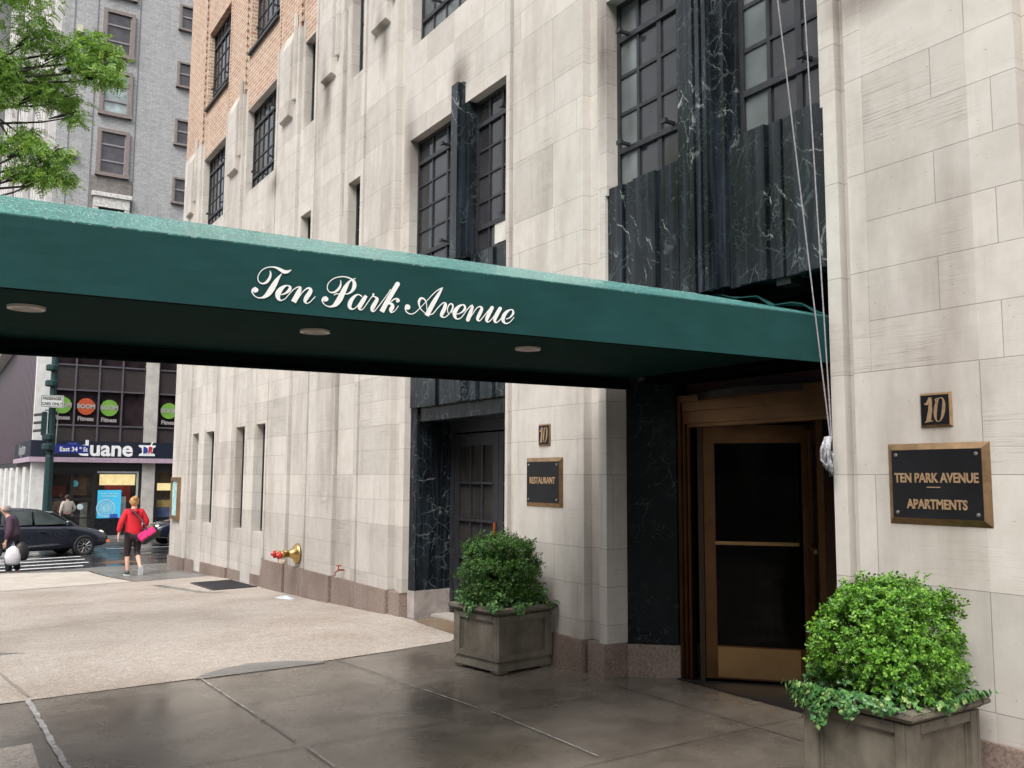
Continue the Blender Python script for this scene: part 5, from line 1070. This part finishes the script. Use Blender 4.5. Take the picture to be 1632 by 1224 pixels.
def human(loc, rz, label, J, sc=1.0):
    """J: joint positions (local; facing +Y). Returns root, builds one continuous body."""
    root = empty('person', loc, rz, label=label, cat='person'); root.scale = (sc,) * 3
    N = [(J['pel'], (.13, .10)), (J['waist'], (.115, .085)), (J['chest'], (.14, .095)), (J['neck0'], (.055, .055)), (J['neck1'], (.05, .05)), (J['head0'], (.068, .080)), (J['head1'], (.076, .092)), (J['head2'], (.055, .065))]
    E = [(i, i + 1) for i in range(7)]
    def chain(start, pts):
        p_ = start
        for q_, rr in pts: N.append((q_, rr)); E.append((p_, len(N) - 1)); p_ = len(N) - 1
        return p_
    for s_ in 'lr':
        sh, el, wr, ha = J['sh' + s_], J['el' + s_], J['wr' + s_], J['ha' + s_]
        w_ = chain(2, [(sh, .052), (el, .038), (wr, .025), (ha, (.035, .02))])
        hv = Vector(ha) - Vector(wr); sgn_ = -1 if s_ == 'l' else 1; side = Vector((0, 1, 0))
        for k_ in range(4):
            b0 = Vector(ha) + hv * .35 + side * (.024 - .016 * k_); L = (.036, .042, .039, .03)[k_]
            chain(w_, [(tuple(b0), .0095), (tuple(b0 + hv.normalized() * L + Vector((-.006 * sgn_, 0, 0))), .008), (tuple(b0 + hv.normalized() * L * 1.8 + Vector((-.02 * sgn_, 0, 0))), .007)])
        b0 = Vector(wr).lerp(Vector(ha), .6) + side * .035; chain(w_, [(tuple(b0), .011), (tuple(b0 + hv.normalized() * .035 + side * .012), .0085)])
        hp, kn_, an, to = J['hp' + s_], J['kn' + s_], J['an' + s_], J['to' + s_]
        chain(0, [(hp, .085), (tuple(Vector(hp).lerp(Vector(kn_), .5)), .072), (kn_, .052), (tuple(Vector(kn_).lerp(Vector(an), .35)), .052), (an, .034), (to, (.036, .022))])
    skin('body', N, E, SKIN, root)
    # face details: nose, ears
    hd_ = Vector(J['head1']); fw = Vector(J.get('face', (0, 1, 0))).normalized(); sd2 = fw.cross(Vector((0, 0, 1)))
    obj('nose', MB().lathe(tuple(hd_ + fw * .085 + Vector((0, 0, -.015))), tuple(fw), [(0, .016), (.018, .010), (.024, .002)], 8), SKIN, root, local=True, smooth=True)
    for s_ in (-1, 1):
        obj('ear', MB().lathe(tuple(hd_ + sd2 * .078 * s_ + Vector((0, 0, -.012))), tuple(sd2 * s_), [(0, .022), (.008, .026), (.014, .015), (.015, .001)], 10), SKIN, root, local=True, smooth=True)
        obj('eye', MB().lathe(tuple(hd_ + fw * .082 + sd2 * .03 * s_ + Vector((0, 0, .008))), tuple(fw), [(0, .010), (.004, .008), (.006, .001)], 8), simple('eye_dark', (.03, .02, .02), .3), root, local=True)
    obj('mouth', MB().box(-.02, .02, -.003, .003, -.003, .003).xf(Matrix.Translation(hd_ + fw * .088 + Vector((0, 0, -.055)))), simple('lips', (.4, .14, .12), .5), root, local=True)
    return root
def garment(name, J, parts_, m, root, sub=2):
    N = []; E = []; idx = {}
    for ch in parts_:
        prev = None
        for key, pos, rr in ch:
            if key in idx: i = idx[key]
            else: N.append((pos, rr)); i = len(N) - 1; idx[key] = i
            if prev is not None: E.append((prev, i))
            prev = i
    return skin(name, N, E, m, root, sub)
# woman in red, walking away
J = dict(pel=(0, 0, .86), waist=(0, .01, 1.02), chest=(.0, .02, 1.20), neck0=(0, .03, 1.34), neck1=(0, .035, 1.385), head0=(0, .045, 1.44), head1=(0, .05, 1.50), head2=(0, .04, 1.565),
         shl=(-.16, .02, 1.29), ell=(-.245, -.05, 1.05), wrl=(-.285, -.03, .83), hal=(-.29, -.02, .775), shr=(.16, .02, 1.29), elr=(.245, -.02, 1.06), wrr=(.20, .14, .93), har=(.18, .19, .92),
         hpl=(-.085, 0, .82), knl=(-.09, .05, .45), anl=(-.075, .0, .08), tol=(-.08, .12, .03), hpr=(.085, 0, .82), knr=(.095, .02, .46), anr=(.12, -.20, .17), tor=(.13, -.20, .05))
WM = human((3.62, 20.0, -.409), R(2), 'woman in a red hoodie and black cropped leggings walking away with a shoulder bag', J)
RED = simple('red_sweatshirt', (.52, .008, .022), .8, var=.16, sc=7, bump=.3, bsc=30); LEG = simple('black_leggings', (.018, .008, .012), .7)
garment('hoodie', J, [[('a', (0, 0, .70), (.17, .14)), ('b', (0, 0, .90), (.185, .145)), ('c', (0, .01, 1.08), (.165, .13)), ('d', (0, .02, 1.24), (.165, .115)), ('e', (0, .03, 1.34), (.085, .08))],
    [('d', (0, .02, 1.25), .1), ('sl', (-.15, .02, 1.285), .072), ('el', (-.255, -.05, 1.07), .064), ('wl', (-.293, -.03, .865), .045)], [('d', (0, .02, 1.25), .1), ('sr', (.15, .02, 1.285), .072), ('er', (.258, -.03, 1.06), .066), ('wr', (.215, .12, .945), .045)]], RED, WM)
garment('hood', J, [[('a', (-.07, -.06, 1.325), .045), ('b', (0, -.095, 1.27), (.07, .05)), ('c', (.07, -.06, 1.325), .045)]], simple('red_hood', (.36, .006, .016), .85, var=.2, sc=10), WM)
garment('leggings', J, [[('p', (0, 0, .85), (.15, .12)), ('l', (-.085, 0, .80), .10), ('l2', (-.088, .02, .62), .085), ('l3', (-.09, .05, .45), .062), ('l4', (-.088, .035, .34), .056)], [('p', (0, 0, .85), .1), ('r', (.085, 0, .80), .10), ('r2', (.09, .01, .62), .085), ('r3', (.095, .02, .46), .062), ('r4', (.103, -.05, .36), .056)]], LEG, WM)
HAIR = simple('blonde_hair', (.42, .24, .09), .55, var=.3, sc=25, bump=.5, bsc=60)
hm = MB(); hm.lathe((0, .03, 1.455), (0, 0, 1), [(-.05, .052), (-.01, .082), (.05, .092), (.10, .078), (.13, .045), (.142, .002)], 18); hm.lathe((0, -.035, 1.545), (0, -.6, .6), [(0, .045), (.03, .05), (.06, .035), (.075, .003)], 14)
obj('hair', hm, HAIR, WM, local=True, smooth=True)
for s_, an, ang in ((-1, (-.078, .03, .045), 0), (1, (.125, -.20, .10), -75)):
    M = Matrix.Translation(an) @ Matrix.Rotation(R(ang), 4, 'X')
    sh_ = MB().ext([[(x * w_, y, z * h_) for x, z in ((-1, -.4), (-.9, .5), (0, .9), (.9, .5), (1, -.4))] for y, w_, h_ in ((-.10, .03, .045), (-.06, .04, .07), (.02, .042, .055), (.09, .045, .04), (.14, .03, .03))], None).xf(M); o_ = obj('shoe', sh_, simple('dark_teal_shoe', (.02, .04, .05), .6), WM, local=True, smooth=True)
    obj('sole', MB().ext([[(x * w_, y, z) for x, z in ((-1, -.042), (-1, -.018), (1, -.018), (1, -.042))] for y, w_ in ((-.115, .032), (-.06, .044), (.05, .048), (.12, .044), (.155, .028))], None).xf(M), simple('white_sole', (.62, .64, .66), .5), o_, local=True)
bag = empty('shoulder_bag', (3.86, 19.84, .40), label='pink and black sports bag slung at the woman\'s right hip', cat='bag')
bm_ = MB(); M = Matrix.Translation((3.90, 19.86, .40)) @ Matrix.Rotation(R(-32), 4, 'Y')
rings = [[(x, y * w_, z * w_) for y, z in ((-.09, -.10), (-.11, 0), (-.09, .10), (0, .12), (.09, .10), (.11, 0), (.09, -.10), (0, -.12))] for x, w_ in ((-.20, .75), (-.17, 1), (0, 1.06), (.17, 1), (.20, .75))]
obj('pouch', bm_.ext(rings, None).xf(M), BLACK, bag, bevel=.01)
pk = MB().ext([[(x, y * w_, z * w_) for y, z in ((-.095, -.04), (-.117, .02), (-.095, .105), (0, .126), (.095, .105), (.115, .02), (.06, .03), (-.05, .0))] for x, w_ in ((-.205, .77), (-.17, 1.02), (0, 1.08), (.12, 1.02), (.15, .9))], None).xf(M); obj('pink_panel', pk, simple('hot_pink_fabric', (.62, .015, .16), .6, var=.5, sc=22), bag)
obj('strap', MB().tube([(3.50, 19.90, .93), (3.56, 19.87, .90), (3.68, 19.84, .78), (3.80, 19.80, .62), (3.84, 19.79, .50)], .014, 6), simple('grey_strap', (.06, .045, .07), .7), bag)
# older man at the frame edge, carrying bags
J2 = dict(pel=(0, 0, .84), waist=(0, .03, 1.0), chest=(0, .09, 1.18), neck0=(0, .15, 1.33), neck1=(0, .18, 1.37), head0=(0, .21, 1.43), head1=(0, .225, 1.49), head2=(0, .215, 1.56),
          shl=(-.17, .08, 1.27), ell=(-.22, .05, 1.0), wrl=(-.2, .12, .78), hal=(-.2, .13, .72), shr=(.17, .08, 1.27), elr=(.22, .02, 1.0), wrr=(.2, .03, .78), har=(.2, .03, .72),
          hpl=(-.09, 0, .80), knl=(-.09, .08, .43), anl=(-.09, .04, .07), tol=(-.09, .16, .03), hpr=(.09, 0, .80), knr=(.09, .0, .43), anr=(.09, -.12, .08), tor=(.09, .0, .03))
mx_, my_ = 1.74, 23.6; MN = human((mx_, my_, gh(mx_, my_) - .13), R(75), 'older man in a purple jacket at the kerb carrying shopping bags', J2, 1.02)
JK = simple('purple_jacket', (.055, .028, .052), .75, var=.2)
garment('jacket', J2, [[('a', (0, 0, .80), (.20, .16)), ('b', (0, .02, .95), (.21, .17)), ('c', (0, .07, 1.12), (.215, .165)), ('d', (0, .11, 1.26), (.17, .13)), ('e', (0, .15, 1.33), (.09, .09))], [('d', (0, .11, 1.26), .1), ('sl', (-.18, .08, 1.25), .085), ('el', (-.235, .05, 1.01), .08), ('wl', (-.21, .11, .81), .06)], [('d', (0, .11, 1.26), .1), ('sr', (.18, .08, 1.25), .085), ('er', (.235, .02, 1.01), .08), ('wr', (.21, .03, .81), .06)]], JK, MN)
garment('trousers', J2, [[('p', (0, 0, .82), (.16, .13)), ('l', (-.09, 0, .78), .11), ('l3', (-.09, .08, .43), .085), ('l4', (-.09, .04, .11), .075)], [('p', (0, 0, .82), .1), ('r', (.09, 0, .78), .11), ('r3', (.09, 0, .43), .085), ('r4', (.09, -.11, .12), .075)]], simple('dark_trousers', (.012, .012, .022), .8), MN)
obj('hair', MB().lathe((0, .19, 1.455), (0, -.25, 1), [(-.035, .075), (.02, .092), (.07, .082), (.105, .045), (.115, .002)], 16), simple('grey_hair', (.22, .22, .21), .7, var=.3, sc=30), MN, local=True, smooth=True)
for s_, y in ((-1, .10), (1, -.06)): obj('shoe', MB().ext([[(x * w_ + .09 * s_, yy + y, z * h_) for x, z in ((-1, 0), (-.9, .6), (0, 1), (.9, .6), (1, 0))] for yy, w_, h_ in ((-.11, .035, .09), (-.04, .045, .10), (.06, .048, .07), (.15, .03, .04))], None), BLACK, MN, local=True, smooth=True)
def shopping(loc, label, m):
    o = empty('shopping_bag', loc, label=label, cat='bag'); x, y, z = loc; mm_ = MB(); rings = []
    for zz, w_, d_ in ((0, .10, .06), (.05, .15, .09), (.2, .16, .10), (.34, .12, .06), (.42, .03, .02)): rings.append([(x + math.cos(t * math.pi / 5) * w_ * (1 + .08 * math.sin(t * 2.3 + zz * 9)), y + math.sin(t * math.pi / 5) * d_, z + zz) for t in range(10)])
    obj('sack', mm_.ext(rings, None), m, o, smooth=True); obj('handle', MB().tube([(x - .03, y, z + .4), (x - .01, y, z + .5), (x + .03, y, z + .4)], .008, 5), m, o)
zb = gh(mx_, my_) - .13
shopping((mx_ - .02, my_ - .25, zb + .28), 'white plastic shopping bag in the man\'s hand', simple('white_plastic', (.62, .60, .66), .4)); shopping((mx_ + .14, my_ - .18, zb + .36), 'black shopping bag held beside the white one', BLACK)
# distant person in the shop doorway
J3 = dict(J); P3 = human((4.66, 39.2, gh(4.66, 39.2)), R(20), 'distant person in a pale jacket by the shop door', J3, 1.04)
garment('jacket', J3, [[('a', (0, 0, .86), (.165, .13)), ('c', (0, .01, 1.08), (.17, .13)), ('d', (0, .02, 1.25), (.17, .11)), ('e', (0, .03, 1.34), (.09, .08))], [('d', (0, .02, 1.25), .1), ('sl', (-.17, .02, 1.28), .07), ('el', (-.262, -.05, 1.07), .06), ('wl', (-.295, -.03, .865), .045)], [('d', (0, .02, 1.25), .1), ('sr', (.17, .02, 1.28), .07), ('er', (.27, -.03, 1.06), .06), ('wr', (.215, .12, .945), .045)]], simple('pale_jacket', (.48, .42, .38), .8), P3)
garment('trousers', J3, [[('p', (0, 0, .85), (.14, .11)), ('l', (-.085, 0, .80), .095), ('l3', (-.09, .05, .45), .07), ('l4', (-.08, .0, .10), .055)], [('p', (0, 0, .85), .1), ('r', (.085, 0, .80), .095), ('r3', (.095, .02, .46), .07), ('r4', (.12, -.19, .2), .055)]], BLACK, P3)
obj('hair', MB().lathe((0, .03, 1.455), (0, 0, 1), [(-.02, .08), (.05, .092), (.10, .078), (.142, .002)], 14), simple('dark_hair', (.03, .02, .015), .6), P3, local=True, smooth=True)
